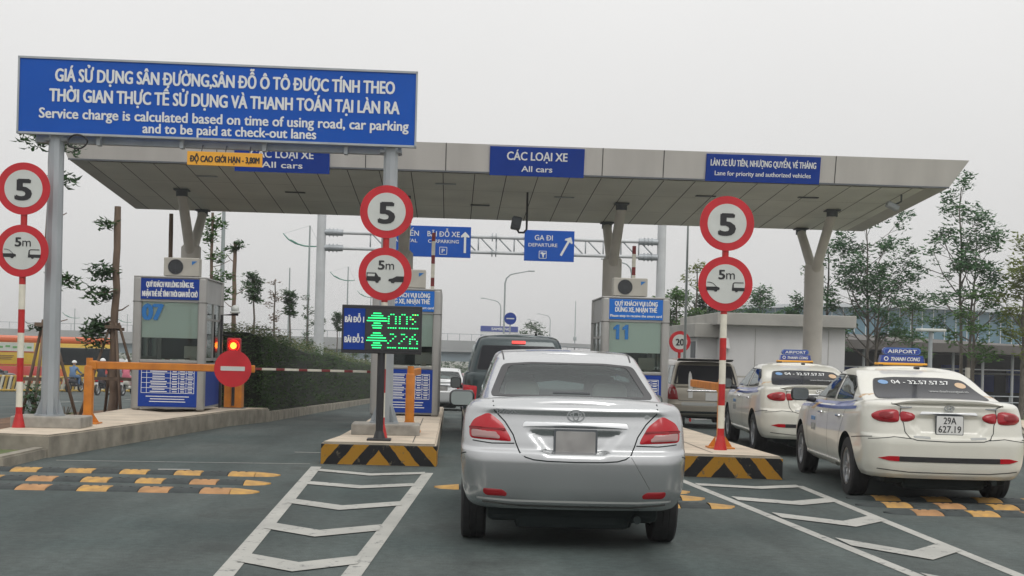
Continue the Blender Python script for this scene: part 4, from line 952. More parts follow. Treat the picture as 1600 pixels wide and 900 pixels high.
# ---- silver sedan
VX, VY = .93, 9.89; al = R(1.6)
def place(axle_x, axle_y, ay, ang):   # origin of a car whose rear axle (local y = ay) stands at axle_x, axle_y
    return (axle_x + ay * -1 * math.sin(ang), axle_y - ay * math.cos(ang), 0)
v, L2, W, wy = sedan('silver_sedan', 'silver sedan in the middle lane seen from behind, its number plate blurred grey', place(VX, VY, -1.37, al), -al, 'paint_silver', 'vios')
for sx, nm in ((-1, 'l'), (1, 'r')):
    P = [(sx * x, z) for x, z in ((.63, .995), (.735, .94), (.765, .88), (.76, .805), (.46, .79), (.475, .83), (.53, .92))]
    lamp = v.patch('tail_lamp', 'rear', P, 'lamp_red', .006, bulge=.012, rnd_=.03, step=.02)
    v.patch('reversing_lamp', 'rear', [(sx * x, z) for x, z in ((.742, .868), (.738, .815), (.54, .805), (.555, .858))], 'lamp_clear', .016, bulge=.004, parent=lamp, rnd_=.015, step=.02)
    v.patch('lamp_divider', 'rear', [(sx * x, z) for x, z in ((.755, .888), (.755, .872), (.50, .866), (.505, .880))], 'lamp_dark_red', .020, parent=lamp, rnd_=.004, step=.02, rings=2)
    v.patch('reflector', 'rear', [(sx * x, z) for x, z in ((.655, .455), (.655, .425), (.63, .405), (.49, .402), (.485, .425), (.52, .45))], 'lamp_dark_red', .004, bulge=.004, rnd_=.012, step=.02)
# seams of the boot lid, bumper and roof
v.seam('rear', [(-.60, 1.075), (-.59, 1.01), (-.51, .93), (-.45, .84), (-.425, .77), (-.40, .715), (-.36, .685), (-.30, .668), (-.2, .66), (0, .657), (.2, .66), (.30, .668), (.36, .685), (.40, .715), (.425, .77), (.45, .84), (.51, .93), (.59, 1.01), (.60, 1.075)], .009)
for sx in (-1, 1):
    v.seam('rear', [(sx * .44, .778), (sx * .60, .775), (sx * .74, .79)], .008)
    v.seam('rear', [(sx * .54, .47), (sx * .40, .70)], .003, off=.001, material='seam', name='bumper_scratch') if sx > 0 else None
v.seam('rear', [(-.70, .385), (-.45, .372), (.45, .372), (.70, .385)], .014, name='bumper_crease', material='decal_grey')
v.seam('rear', [(-.66, .36), (-.40, .335), (.40, .335), (.66, .36)], .012, name='bumper_lip', material='seam')
for sx in (-1, 1): v.seam('top', [(sx * .515, -.85), (sx * .53, -.4), (sx * .52, .1)], .012, name='roof_moulding', material='trim_black', gh=True)
# plate, garnish, emblem and badges
def on_rear(c, x, z, off=.0): p, n = c.hit('rear', x, z); return p.y - off
yb_ = on_rear(v, 0, .76)
bm = B(); slab_xz(bm, rrect(0, .772, .315, .232, .012), yb_ - .022, yb_ + .01); pf = mobj('plate_frame', bm, 'dark_steel', v.root)
bm = B(); slab_xz(bm, rrect(0, .772, .285, .205, .010), yb_ - .025, yb_ - .021); mobj('number_plate', bm, 'plate_grey', pf)
v.patch('boot_handle', 'rear', [(-.385, .895), (.385, .895), (.37, .935), (-.37, .935)], 'chrome_satin', .006, bulge=.022, rnd_=.018, step=.02, thick=.03)
bm = B(); n_ = 30; rows = []
for i in range(n_ + 1):
    x = -.385 + .77 * i / n_; y = on_rear(v, x, .905); e = 1 - abs(2 * i / n_ - 1) ** 8
    rows.append([bm.verts.new((x, y - a * max(e, .15), .902 + b * max(e, .3))) for a, b in ((-.01, .018), (.022, .016), (.030, .002), (.026, -.014), (-.01, -.018))])
for i in range(n_):
    for j in range(4): bm.faces.new((rows[i][j], rows[i + 1][j], rows[i + 1][j + 1], rows[i][j + 1]))
bm.free()
ye = on_rear(v, 0, .985)
bm = B()
ring_xz(bm, 0, .985, .066, .056, ye - .012, ye + .004, 40, .68); ring_xz(bm, 0, .992, .046, .038, ye - .013, ye + .004, 36, .36); ring_xz(bm, 0, .985, .024, .0165, ye - .014, ye + .004, 30, 1.75)
mobj('emblem', bm, 'chrome', v.root)
o = text('Vios', -.495, .985, v.root, 'decal_dark', .16, .04, .0, y=on_rear(v, -.495, 1.0) - .003, name='model_badge', shear=.35); 
bm = B(); slab_xz(bm, disc_pts(.52, .985, .02, 16, .013), on_rear(v, .52, .985) - .006, on_rear(v, .52, .985) + .004); mobj('badge', bm, 'chrome', v.root)
v.mirror(-.875, .62, 1.0, 'trim_black', (.235, .12, .15)); v.mirror(.875, .62, 1.0, 'trim_black', (.235, .12, .15))
for ax in ('left', 'right'):
    v.seam(ax, [(-.32, .35), (-.32, 1.0)]); v.seam(ax, [(-1.12, .95), (-1.05, .75), (-.98, .6)]); v.seam(ax, [(-1.5, .62), (-2.0, .70)])
# cabin things seen through the rear glass
bm = B(); box(bm, (.0, -1.50, 1.115), (.30, .10, .05), .02); mobj('high_brake_lamp', bm, 'seat_dark', v.root)

# ---- taxis
def taxi(label, loc, rz):
    c, L2, W, wy = sedan('taxi', label, loc, rz, 'paint_white', 'taxi', 'white airport taxis in the right lane', cat='taxi')
    for sx in (-1, 1):
        lamp = c.patch('tail_lamp', 'rear', [(sx * x, z) for x, z in ((.49, .955), (.58, .962), (.69, .94), (.745, .90), (.735, .86), (.68, .832), (.57, .825), (.49, .835))], 'lamp_deep', .006, bulge=.03, rnd_=.05, step=.02)
        c.patch('inner_lamp', 'rear', [(sx * x, z) for x, z in ((.48, .948), (.37, .93), (.33, .903), (.345, .865), (.40, .84), (.48, .837))], 'lamp_deep', .005, bulge=.02, parent=lamp, rnd_=.04, step=.02)
        c.patch('lamp_core', 'rear', [(sx * .61 + .065 * math.cos(a), .893 + .038 * math.sin(a)) for a in [k * math.pi / 6 for k in range(12)]][::sx], 'lamp_dark_red', .036, bulge=.006, parent=lamp, rnd_=.02, step=.02, rings=3)
        c.patch('reflector', 'rear', [(sx * x, z) for x, z in ((.70, .47), (.60, .492), (.50, .492), (.50, .44), (.60, .445))], 'lamp_red', .006, rnd_=.01, step=.02)
        c.patch('boot_slot', 'rear', [(sx * x, z) for x, z in ((.20, .695), (.36, .700), (.36, .680), (.20, .675))], 'decal_grey', .003, rnd_=.003, rings=2)
    c.patch('bumper_grille', 'rear', [(-.50, .492), (.50, .492), (.50, .44), (-.50, .44)], 'trim_black', .005, rnd_=.005)
    c.seam('rear', [(-.56, 1.02), (-.47, .99), (-.485, .90), (-.45, .82), (-.44, .74), (-.40, .68), (-.33, .658), (0, .65), (.33, .658), (.40, .68), (.44, .74), (.45, .82), (.485, .90), (.47, .99), (.56, 1.02)], .008)
    for sx in (-1, 1): c.seam('rear', [(sx * .36, .67), (sx * .55, .685), (sx * .78, .655)], .006)
    c.seam('rear', [(-.70, .36), (-.4, .335), (.4, .335), (.70, .36)], .010, name='bumper_lip', material='seam')
    # lip spoiler
    bm = B(); rows = []; n_ = 28
    for i in range(n_ + 1):
        x = -.56 + 1.12 * i / n_; y = on_rear(c, x, 1.0); e = (1 - abs(2 * i / n_ - 1) ** 4)
        rows.append([bm.verts.new((x, y + a, 1.012 + b * max(e, .1))) for a, b in ((.12, .022), (.02, .050), (-.035 * e, .048), (-.03 * e, .030), (.03, .0))])
    for i in range(n_):
        for j in range(4): bm.faces.new((rows[i][j], rows[i + 1][j], rows[i + 1][j + 1], rows[i][j + 1]))
    bmesh.ops.recalc_face_normals(bm, faces=bm.faces[:]); mobj('lip_spoiler', bm, 'paint_white', c.root, True, auto=40)
    y = on_rear(c, 0, .915)
    c.patch('chrome_garnish', 'rear', [(-.29, .915), (.29, .915), (.27, .945), (-.27, .945)], 'chrome_satin', .006, bulge=.02, rnd_=.012, step=.02, thick=.03)
    y = on_rear(c, 0, .78) - .012
    bm = B(); slab_xz(bm, rrect(0, .815, .275, .195, .012), y - .018, y + .01); pf = mobj('plate_frame', bm, 'dark_steel', c.root)
    bm = B(); slab_xz(bm, rrect(0, .815, .262, .182, .010), y - .021, y - .0175); npl = mobj('number_plate', bm, 'plate_white', pf)
    text('29A', 0, .828, npl, 'black', .125, .07, .01, y=y - .0212, ext=.001); text('627.19', 0, .742, npl, 'black', .225, .07, .01, y=y - .0212, ext=.001)
    ye = on_rear(c, 0, .985); bm = B(); ring_xz(bm, 0, .985, .052, .043, ye - .012, ye + .004, 30, .58)
    for x in (-.02, .02): box(bm, (x, ye - .008, .985), (.009, .008, .042), rot=Matrix.Rotation(R(18), 3, 'Y'))
    box(bm, (0, ye - .008, .985), (.04, .008, .009), rot=Matrix.Rotation(R(-12), 3, 'Y')); mobj('emblem', bm, 'chrome', c.root)
    for x in (-.42, .42): 
        yy = on_rear(c, x, .99); mobj('badge', B_box((x, yy - .003, .985), (.13, .008, .014)), 'chrome', c.root)
    # side livery
    for ax in ('left', 'right'):
        for zz, ww in ((.905, .030), (.932, .030), (.959, .030)): c.seam(ax, [(1.50 - (zz - .9) * 4, zz - .035), (.60, zz - .012), (-.60, zz + .005), (-1.30 + (zz - .9) * 4, zz + .03), (-1.66 + (zz - .9) * 6, zz + .05)], .032, 'blue_stripe', 'stripe_blue', .0025)
        c.patch('tan_slash', ax, [(.70, .85), (.52, .85), (.12, .985), (.30, .985)], 'stripe_tan', .0035, rnd_=.01, rings=3, thick=.002)
        c.patch('tan_slash', ax, [(-1.32, 1.05), (-1.42, 1.05), (-1.50, 1.14), (-1.40, 1.15)], 'stripe_tan', .003, rnd_=.01, rings=3, thick=.002)
        c.seam(ax, [(-.36, .30), (-.34, .90), (-.36, 1.0)]); c.seam(ax, [(-1.22, .98), (-1.12, .80), (-.98, .62), (-.93, .36)]); c.seam(ax, [(.82, .30), (.84, .70), (.78, .98)])
        for y in (-.95, .02): p, n = c.hit(ax, y, .83); sg = -1 if ax == 'left' else 1; bm = B(); box(bm, (p.x + sg * .02, y, .835), (.03, .17, .028), .011); mobj('door_handle', bm, 'chrome', c.root)
        c.patch('side_skirt', ax, [(.95, .33), (.95, .245), (-.90, .245), (-.90, .34)], 'paint_white', .020, rnd_=.02, rings=4, thick=.03)
        c.seam(ax, [(-1.55, .64), (-2.1, .68)])
    # door lettering (left)
    for s_, z, hh, m in (('AIRPORT', .72, .05, 'decal_blue'), ('TAXI', .60, .09, 'decal_grey')):
        bm = text_bm(s_, .26, hh, .02, .002); p, n = c.hit('left', .45, .68)
        bmesh.ops.rotate(bm, verts=bm.verts[:], matrix=Matrix.Rotation(R(-90), 3, 'Z')); bmesh.ops.translate(bm, verts=bm.verts[:], vec=(p.x - .004, .45, z)); mobj('door_lettering', bm, m, c.root)
    # rear window lettering
    def glass_text(s_, x, z, w_, h_, m='white_print'):
        bm = text_bm(s_, w_, h_, .02, .001)
        for q in bm.verts: p, n = c.hit('rear', x + q.co.x, z + q.co.z, c.gbvh); q.co = p + n * (.0075 - (q.co.y * .5))
        mobj('window_lettering', bm, m, c.root)
    glass_text('04 - 32.57.57.57', .0, 1.20, .62, .038); glass_text('www.thanhcongtaxi.vn', .24, 1.12, .42, .022, 'decal_grey')
    c.patch('window_sticker', 'rear', [(-.40 + .055 * math.cos(a), 1.215 + .022 * math.sin(a)) for a in [k * math.pi / 6 for k in range(12)]], 'decal_blue', .007, rnd_=.01, rings=2, thick=.001, gh=True)
    c.patch('window_sticker', 'rear', [(.42 + .06 * math.cos(a), 1.195 + .03 * math.sin(a)) for a in [k * math.pi / 6 for k in range(12)]], 'stripe_tan', .007, rnd_=.01, rings=2, thick=.001, gh=True)
    # weather strips over the side windows, mirrors, aerial
    for ax in ('left', 'right'): c.patch('window_visor', ax, [(-1.05, 1.16), (-.78, 1.275), (.15, 1.295), (.38, 1.235), (.36, 1.215), (.12, 1.26), (-.74, 1.24), (-1.0, 1.135)], 'trim_black', .012, rnd_=.01, rings=2, inner=.97, gh=True)
    c.mirror(-.98, .68, 1.02, 'trim_black', (.22, .13, .16)); c.mirror(.98, .68, 1.02, 'trim_black', (.22, .13, .16))
    zt = 1.405
    sg = obj_sign = B(); box(sg, (0, -.25, zt + .015), (.56, .2, .028), .008); rs = mobj('roof_sign', sg, 'amber', c.root)
    for x in (-.25, .25): mobj('roof_sign_foot', B_box((x, -.25, zt - .012), (.05, .2, .04)), 'trim_black', rs)
    bm = B(); slab_xz(bm, [(-.25, zt + .030), (.25, zt + .030), (.235, zt + .115), (-.235, zt + .115)], -.32, -.20); mobj('company_panel', bm, 'stripe_blue', rs)
    text('THANH CONG', .035, zt + .052, rs, 'white_print', .33, .044, .02, y=-.3215, shear=.25)
    bm = B(); ring_xz(bm, -.185, zt + .074, .026, .017, -.324, -.320, 20); mobj('company_mark', bm, 'white_print', rs)
    bm = B(); slab_xz(bm, rrect(0, zt + .162, .43, .085, .04, 6), -.30, -.22); ap = mobj('airport_panel', bm, 'stripe_blue', rs)
    bm = B(); slab_xz(bm, rrect(0, zt + .162, .415, .073, .035, 6), -.302, -.3005); mobj('airport_panel_rim', bm, 'decal_blue', ap); bm = B(); slab_xz(bm, rrect(0, zt + .162, .403, .062, .03, 6), -.304, -.3022); mobj('airport_panel_face', bm, 'stripe_blue', ap)
    text('AIRPORT', 0, zt + .141, ap, 'white_print', .33, .043, .015, y=-.3042)
    bm = B(); box(bm, (.0, -.92, 1.38), (.05, .10, .03), .012); mobj('aerial', bm, 'trim_black', c.root)
    return c
a1 = R(5.0)
tx = taxi('nearest white airport taxi at the right, number plate 29A 627.19, blue side stripe', place(5.11, 13.55, -1.30, a1), -a1)
a2 = R(4.0)
t2 = copy_tree(tx.root); t2.location = place(5.50, 19.5, -1.30, a2); t2.rotation_euler = (0, 0, -a2)
t2['label'] = 'second white airport taxi, ahead of the nearest taxi and partly hidden by it'
for o in [c for c in t2.children_recursive if c.name.startswith(('lettering',)) and c.parent.name.startswith('number_plate')]: bpy.data.objects.remove(o)

# ---- tall vehicles: SUV, people carrier
def tall(name, label, cat, loc, rz, paint, L2, W, H, belt, gw0, gw1, ytop, ws, rg, group=None, see=False, zb0=.30, slices=None, wr=.34):
    c = Car(name, label, cat, loc, rz, paint, group)
    T = [(-L2, belt), (0, belt - .02), (L2 * .45, belt - .03), (L2 * .55, belt - .06), (L2, .78)]
    sl = slices or [(0, .92, .06, .05), (.08, .96, 0, 0), (.35, 1.0, 0, 0), (.40, 1.0, .05, .03), (.80, .99, .08, .12), (.95, .97, .10, .25), (1, .94, .13, .30)]
    gh = [(0, gw0, -L2 + .12, L2 * .58), (.5, (gw0 + gw1) / 2 + .01, -L2 + .12 + ytop * .45, L2 * .40), (.85, gw1 + .02, -L2 + .12 + ytop * .85, L2 * .26), (.95, gw1 - .02, -L2 + .14 + ytop, L2 * .2), (1, gw1 - .09, -L2 + .24 + ytop, L2 * .14)]
    roof = [(-L2, H - .05), (-L2 * .5, H - .01), (0, H), (L2 * .5, H - .06)]
    c.shell(T, sl, gh, roof, L2, W, ws, arch_r=wr + .03, z0=zb0, rc=(.18, .3), crown_r=.05, gh_rc=(.14, .2), deck_crown=.01)
    c.window('rear_window', 'rear', rg, see, 'car_glass' if see else 'tinted_glass', band=.93)
    c.window('windscreen', 'front', [(-.66, belt + .08), (.66, belt + .08), (.54, H - .12), (-.54, H - .12)], True, band=.92)
    for ax in ('left', 'right'):
        for k, (a, b) in enumerate(((-L2 + .35, -L2 + 1.0), (-L2 + 1.1, -.15), (-.05, .85))):
            c.window('side_window', ax, [(a, belt + .05), (b, belt + .05), (b - (.25 if k == 2 else 0), H - .14), (a + (.12 if k == 0 else 0), H - .14)], True, 'side_glass', band=.94)
    c.build_body()
    for x in (-W + .13, W - .13):
        for y in ws: c.wheel(x, y, wr, .22)
    c.underbody(L2, W, .36)
    return c
aS = R(1.5)
s_ = tall('dark_suv', 'dark teal sport utility vehicle in the middle lane ahead of the silver sedan', 'car', (1.12, 22.35, 0), -aS, 'paint_teal', 2.35, .90, 1.73, 1.12, .84, .68, .20, (-1.35, 1.35), [(-.66, 1.16), (.66, 1.16), (.585, 1.55), (-.585, 1.55)])
for sx in (-1, 1):
    lp = s_.patch('tail_lamp', 'rear', [(sx * x, z) for x, z in ((.87, .92), (.64, .90), (.66, .66), (.86, .62))], 'lamp_red', .006, bulge=.015, rnd_=.03)
    s_.patch('lamp_insert', 'rear', [(sx * x, z) for x, z in ((.80, .84), (.70, .84), (.70, .76), (.80, .75))], 'lamp_clear', .02, bulge=.004, parent=lp, rnd_=.02)
s_.patch('high_brake_lamp', 'rear', [(-.11, 1.62), (.11, 1.62), (.11, 1.575), (-.11, 1.575)], 'brake_glow', .02, rnd_=.012, gh=True)
s_.mirror(-1.04, .70, .88, 'trim_black', (.20, .14, .20)); s_.mirror(1.04, .70, .88, 'trim_black', (.20, .14, .20))
y = on_rear(s_, 0, .8); mobj('number_plate', B_box((0, y - .01, .80), (.40, .02, .2)), 'plate_white', s_.root); bm = B(); path_tube(bm, [(.05, on_rear(s_, .05, 1.15) - .02, 1.14), (.30, on_rear(s_, .30, 1.22) - .03, 1.22)], .012); mobj('rear_wiper', bm, 'black', s_.root)
bm = B(); tube(bm, (.28, -1.75, 1.71), (.28, -1.80, 1.76), .03, .012, n=10); mobj('aerial', bm, 'black', s_.root)
aI = R(4)
i_ = tall('people_carrier', 'champagne people carrier in the right lane ahead of the taxis', 'car', (5.95, 31.0, G(29.5) - .02), -aI, 'paint_champagne', 2.28, .88, 1.60, .98, .84, .70, .32, (-1.30, 1.42), [(-.72, 1.03), (.72, 1.03), (.61, 1.46), (-.61, 1.46)])
for sx in (-1, 1):
    lp = i_.patch('tail_lamp', 'rear', [(sx * x, z) for x, z in ((.80, 1.0), (.74, 1.02), (.66, .90), (.62, .68), (.84, .68), (.86, .85))], 'lamp_dark_red', .006, bulge=.015, rnd_=.03)
    i_.patch('lamp_insert', 'rear', [(sx * x, z) for x, z in ((.80, .92), (.71, .92), (.69, .80), (.81, .80))], 'lamp_clear', .02, parent=lp, rnd_=.02)
y = on_rear(i_, 0, .86); mobj('chrome_garnish', B_box((0, y - .012, .89), (.85, .03, .03), .008), 'chrome', i_.root); pl_ = mobj('number_plate', B_box((.18, y - .012, .76), (.38, .02, .18), .004), 'plate_white', i_.root)
bm = B(); box(bm, (0, -1.90, 1.585), (1.26, .26, .035), .015, Matrix.Rotation(R(-6), 3, 'X')); mobj('roof_spoiler', bm, 'trim_black', i_.root)
mobj('bumper_step', B_box((0, -2.30, .40), (1.2, .05, .05), .01), 'under', i_.root)
i_.patch('bumper_recess', 'rear', [(-.55, .62), (.55, .62), (.55, .55), (-.55, .55)], 'decal_grey', .004, rnd_=.02)
i_.patch('tailgate_reflection_sticker', 'rear', [(-.42, .70), (-.27, .70), (-.28, 1.10), (-.315, 1.30), (-.345, 1.35), (-.375, 1.30), (-.40, 1.10)], 'decal_pale', .009, rnd_=.02) if False else None
i_.patch('white_sticker', 'rear', [(-.40, .72), (-.30, .72), (-.30, 1.12), (-.315, 1.26), (-.345, 1.33), (-.375, 1.26), (-.39, 1.12)], 'plate_white', .012, rnd_=.02, step=.02, rings=3)  # white pointed marking on the left of the tailgate
bm = B(); path_tube(bm, [(.02, on_rear(i_, .02, 1.02) - .02, 1.02), (.34, on_rear(i_, .34, 1.12) - .03, 1.12)], .012); mobj('rear_wiper', bm, 'black', i_.root)
i_.seam('rear', [(-.70, 1.0), (-.66, .72), (-.6, .66), (.6, .66), (.66, .72), (.70, 1.0)], .01)

# ---- farther traffic: saloons reusing the two sedan shells
def far_car(src, label, x, y, rz, paint, cat='car', name='distant_car', wipe=()):
    t = copy_tree(src); t.location = (x, y, G(y)); t.rotation_euler = (0, 0, rz); t['label'] = label; t['category'] = cat; t.name = name
    if 'group' in t: del t['group']
    for o in list(t.children_recursive):
        if any(o.name.startswith(wv) for wv in wipe): 
            for q in list(o.children_recursive): bpy.data.objects.remove(q)
            bpy.data.objects.remove(o); continue
        if o.data and o.data.materials and any(m and m.name == ('paint_white' if src is tx.root else 'paint_silver') for m in o.data.materials):
            o.data = o.data.copy()
            for k, m in enumerate(o.data.materials):
                if m.name in ('paint_white', 'paint_silver'): o.data.materials[k] = MAT[paint]
    return t
W_ = ('model_badge', 'emblem', 'badge', 'bumper_scratch', 'lettering')
far_car(v.root, 'pale silver saloon far ahead between the middle booth and the dark vehicle', -.25, 45, R(0), 'paint_lightsilver', wipe=W_)
far_car(v.root, 'maroon car far ahead, just left of the dark vehicle', .55, 60, R(0), 'paint_maroon', wipe=W_)
far_car(v.root, 'dark car at the far left passing in front of the bus', -24.3, 68, R(-20), 'paint_dark', wipe=W_)
# ------------------------------------------------------------------ gantry with direction signs
g40 = G(40)
t = thing('sign_gantry', 'white tubular gantry across the road behind the canopy', 'gantry', (0, 40, 0), 0)
mat('gantry_white', (0.55, 0.57, 0.58), .5, .1, noise=.15, nscale=3)
for x in (-4.12, 6.52):
    bm = B(); tube(bm, (x, 0, g40), (x, 0, 6.0), .165, .135, n=20); tube(bm, (x, 0, g40), (x, 0, g40 + .06), .32, n=20); mobj('post', bm, 'gantry_white', t, True, auto=40)
for z in (5.05, 4.57):
    bm = B(); tube(bm, (-4.1, 0, z), (6.5, 0, z), .055, n=14); mobj('chord', bm, 'gantry_white', t, True, auto=40)
bm = B(); k = 0; x = -2.6
while x < 6.0:
    tube(bm, (x, 0, 4.57), (x, 0, 5.05), .022, n=8); tube(bm, (x + .06, 0, 5.03), (x + .50, 0, 4.59), .022, n=8); x += .56
mobj('bracing', bm, 'galv', t, True)
for x in (-3.75, 1.25, 6.1):
    bm = B()
    for z in (5.05, 4.57):
        for dx in (-.06, .06) if x == 1.25 else (-.12, 0, .12): tube(bm, (x + dx - .015, 0, z), (x + dx + .015, 0, z), .13, n=18)
        if x != 1.25: tube(bm, (x - .3, 0, z), (x + .3, 0, z), .10, n=14)
    mobj('flange', bm, 'galv', t, True, auto=40)
def icon_box(parent, x, z, s):
    bm = B(); slab_xz(bm, rrect(x, z, s, s, .02), -.008, -.004); f = mobj('icon_frame', bm, 'white_print', parent)
    bm = B(); slab_xz(bm, rrect(x, z, s * .86, s * .86, .015), -.012, -.0085); mobj('icon_field', bm, 'sign_blue', f); return f
def arrow(parent, x, z, h, ang, w_=.07):
    P = [(-w_ / 2, -h / 2), (w_ / 2, -h / 2), (w_ / 2, h / 2 - .16), (.13, h / 2 - .18), (.13, h / 2 - .13), (0, h / 2), (-.13, h / 2 - .13), (-.13, h / 2 - .18), (-w_ / 2, h / 2 - .16)]
    c, s = math.cos(ang), math.sin(ang); bm = B(); slab_xz(bm, [(x + a * c + b * s, z - a * s + b * c) for a, b in P], -.009, -.004); mobj('arrow', bm, 'white_print', parent)
def dsign(x, z, w_, h_, label):
    t = thing('direction_sign', label, 'sign', (x, 39.85, z), 0, 'blue direction signs on the gantry')
    bm = B(); box(bm, (0, .03, 0), (w_, .06, h_), .004); mobj('panel', bm, 'sign_blue', t)
    bm = B()
    for xx in (-w_ * .3, w_ * .3): box(bm, (xx, .075, 0), (.08, .03, h_ * .95))
    mobj('bracket', bm, 'galv', t); return t
s = dsign(-.78, 4.85, 2.60, .96, 'blue direction sign reading GA ĐẾN and BÃI ĐỖ XE with a straight arrow')
text('GA ĐẾN', -.72, .16, s, 'white_print', .80, .17, .01, y=-.004); text('ARRIVAL', -.72, -.04, s, 'white_print', .72, .11, .01, y=-.004)
text('BÃI ĐỖ XE', .45, .16, s, 'white_print', 1.0, .17, .01, y=-.004); text('CARPARKING', .45, -.04, s, 'white_print', .95, .11, .01, y=-.004)
f = icon_box(s, .45, -.28, .24); text('P', .45, -.345, f, 'white_print', .09, .13, .01, y=-.0125)
f = icon_box(s, -.72, -.28, .24); bm = B(); slab_xz(bm, [(-.80, -.30), (-.66, -.36), (-.63, -.33), (-.68, -.29), (-.66, -.22), (-.69, -.21), (-.73, -.27), (-.79, -.25)], -.017, -.0125); mobj('plane_symbol', bm, 'white_print', f)
arrow(s, 1.12, 0, .66, 0)
s = dsign(2.97, 4.82, 1.56, .96, 'blue direction sign reading GA ĐI DEPARTURE with a slanted arrow')
text('GA ĐI', -.18, .17, s, 'white_print', .56, .17, .01, y=-.004); text('DEPARTURE', -.2, -.03, s, 'white_print', .90, .11, .01, y=-.004)
f = icon_box(s, -.2, -.28, .24); bm = B(); slab_xz(bm, [(-.28, -.24), (-.22, -.27), (-.20, -.37), (-.17, -.37), (-.16, -.28), (-.10, -.24), (-.11, -.21), (-.17, -.23), (-.20, -.20), (-.26, -.21)], -.017, -.0125); mobj('plane_symbol', bm, 'white_print', f)
arrow(s, .52, .0, .66, R(28))

# ------------------------------------------------------------------ street lamps
mat('lamp_pole', (0.30, 0.34, 0.34), .5, .2); mat('lamp_green', (0.06, 0.22, 0.16), .5)
def lamp_green(x, y, label, h=8.6, double=True):
    t = thing('street_lamp', label, 'street lamp', (x, y, G(y)), 0, 'tall street lamps along the road'); g = G(y)
    top = h + 1.0
    bm = B(); tube(bm, (0, 0, 0), (0, 0, top), .14, .055, n=12); mobj('pole', bm, 'lamp_pole', t, True, auto=40)
    za = h - .45
    bm = B(); path_tube(bm, [(-1.9, 0, za + .85), (-1.5, 0, za + .42), (-1.0, 0, za + .16), (-.4, 0, za), (0, 0, za - .03), (.45, 0, za - .02), (.75, 0, za + .03)], [.03, .05, .06, .05, .05, .04, .03], 8); mobj('arm', bm, 'lamp_green', t, True, auto=40)
    bm = B(); box(bm, (-1.15, 0, za + .27), (.55, .2, .14), .05, Matrix.Rotation(R(28), 3, 'Y')); mobj('lamp_head', bm, 'lamp_green', t, True, auto=40)
    bm = B(); tube(bm, (-1.85, 0, za + .83), (0, 0, top), .009, n=5); tube(bm, (.75, 0, za + .03), (0, 0, top), .009, n=5); mobj('stay_wire', bm, 'lamp_pole', t)
    return t
for x, y, l in ((-10.35, 58, 'tall street lamp whose head is hidden above the canopy, rising beside booth 07'), (-10.3, 92, 'green armed street lamp left of the gantry post, nearest and tallest of the row'), (-11.1, 136, 'green armed street lamp just right of the gantry post, second of the row'), (-11.3, 178, 'green armed street lamp right behind the round signs, third of the row')):
    lamp_green(x, y, l, 9.2 - G(y) * .0 + (-G(y)))
for k, (u_x, y, h, l) in enumerate(((-46, 130, 8.5, 'green street lamp at the far left behind the bus'), (-58, 200, 9.5, 'street lamp beyond the bus, left of the pruned tree'), (-57, 228, 9.5, 'street lamp over the flyover, between the pruned tree and booth 07'))): lamp_green(u_x, y, l, h)
def lamp_curved(x, y, h, sgn, label, reach=2.4, r_=.11):
    t = thing('curved_street_lamp', label, 'street lamp', (x, y, G(y)), 0, 'curved grey street lamps in the distance')
    pts = [(0, 0, 0), (0, 0, h - 1.3)] + [(sgn * 1.0 * (1 - math.cos(a)), 0, h - 1.3 + 1.0 * math.sin(a)) for a in (R(30), R(60), R(85))] + [(sgn * reach, 0, h)]
    bm = B(); path_tube(bm, pts, [r_, r_ * .75, r_ * .7, r_ * .6, r_ * .55, r_ * .4], 8); mobj('pole', bm, 'lamp_pole', t, True, auto=40)
    bm = B(); box(bm, (sgn * (reach + .2), 0, h), (.7, .25, .12), .04); mobj('lamp_head', bm, 'lamp_pole', t, True)
for x, y, h, s_g, l in ((5.2, 128, 12.6, 1, 'curved grey street lamp above the dark vehicle, tallest of its group'), (7.0, 185, 13.2, -1, 'curved grey street lamp leaning left, beside the tallest one'), (21.5, 280, 14.2, -1, 'distant curved street lamp right of the dark vehicle, leaning left'), (19.6, 285, 13.0, -1, 'distant curved street lamp right of the dark vehicle, shorter of the pair'), (16.8, 120, 13.2, -1, 'curved grey street lamp behind booth 11')):
    lamp_curved(x, y, h, s_g, l)
def mast(x, y, h, r_, label, knob=0):
    t = thing('lighting_mast', label, 'mast', (x, y, G(y)), 0); bm = B(); tube(bm, (0, 0, 0), (0, 0, h), r_, r_ * .5, n=10)
    if knob: box(bm, (0, 0, knob), (r_ * 4, r_ * 4, .5), .05)
    mobj('pole', bm, 'lamp_pole', t, True, auto=40)
mast(5.69, 31, 5.2, .045, 'thin grey pole rising behind the round sign on the right'); mast(16.4, 170, 12.5, .10, 'thin aerial mast between the dark vehicle and booth 11', 7.5); mast(-2.6, 210, 12.2, .22, 'thin grey pole above the flyover, right of the middle booth')
mast(-9.5, 75, 7.5, .07, 'slim grey pole among the young trees beside the hedge')

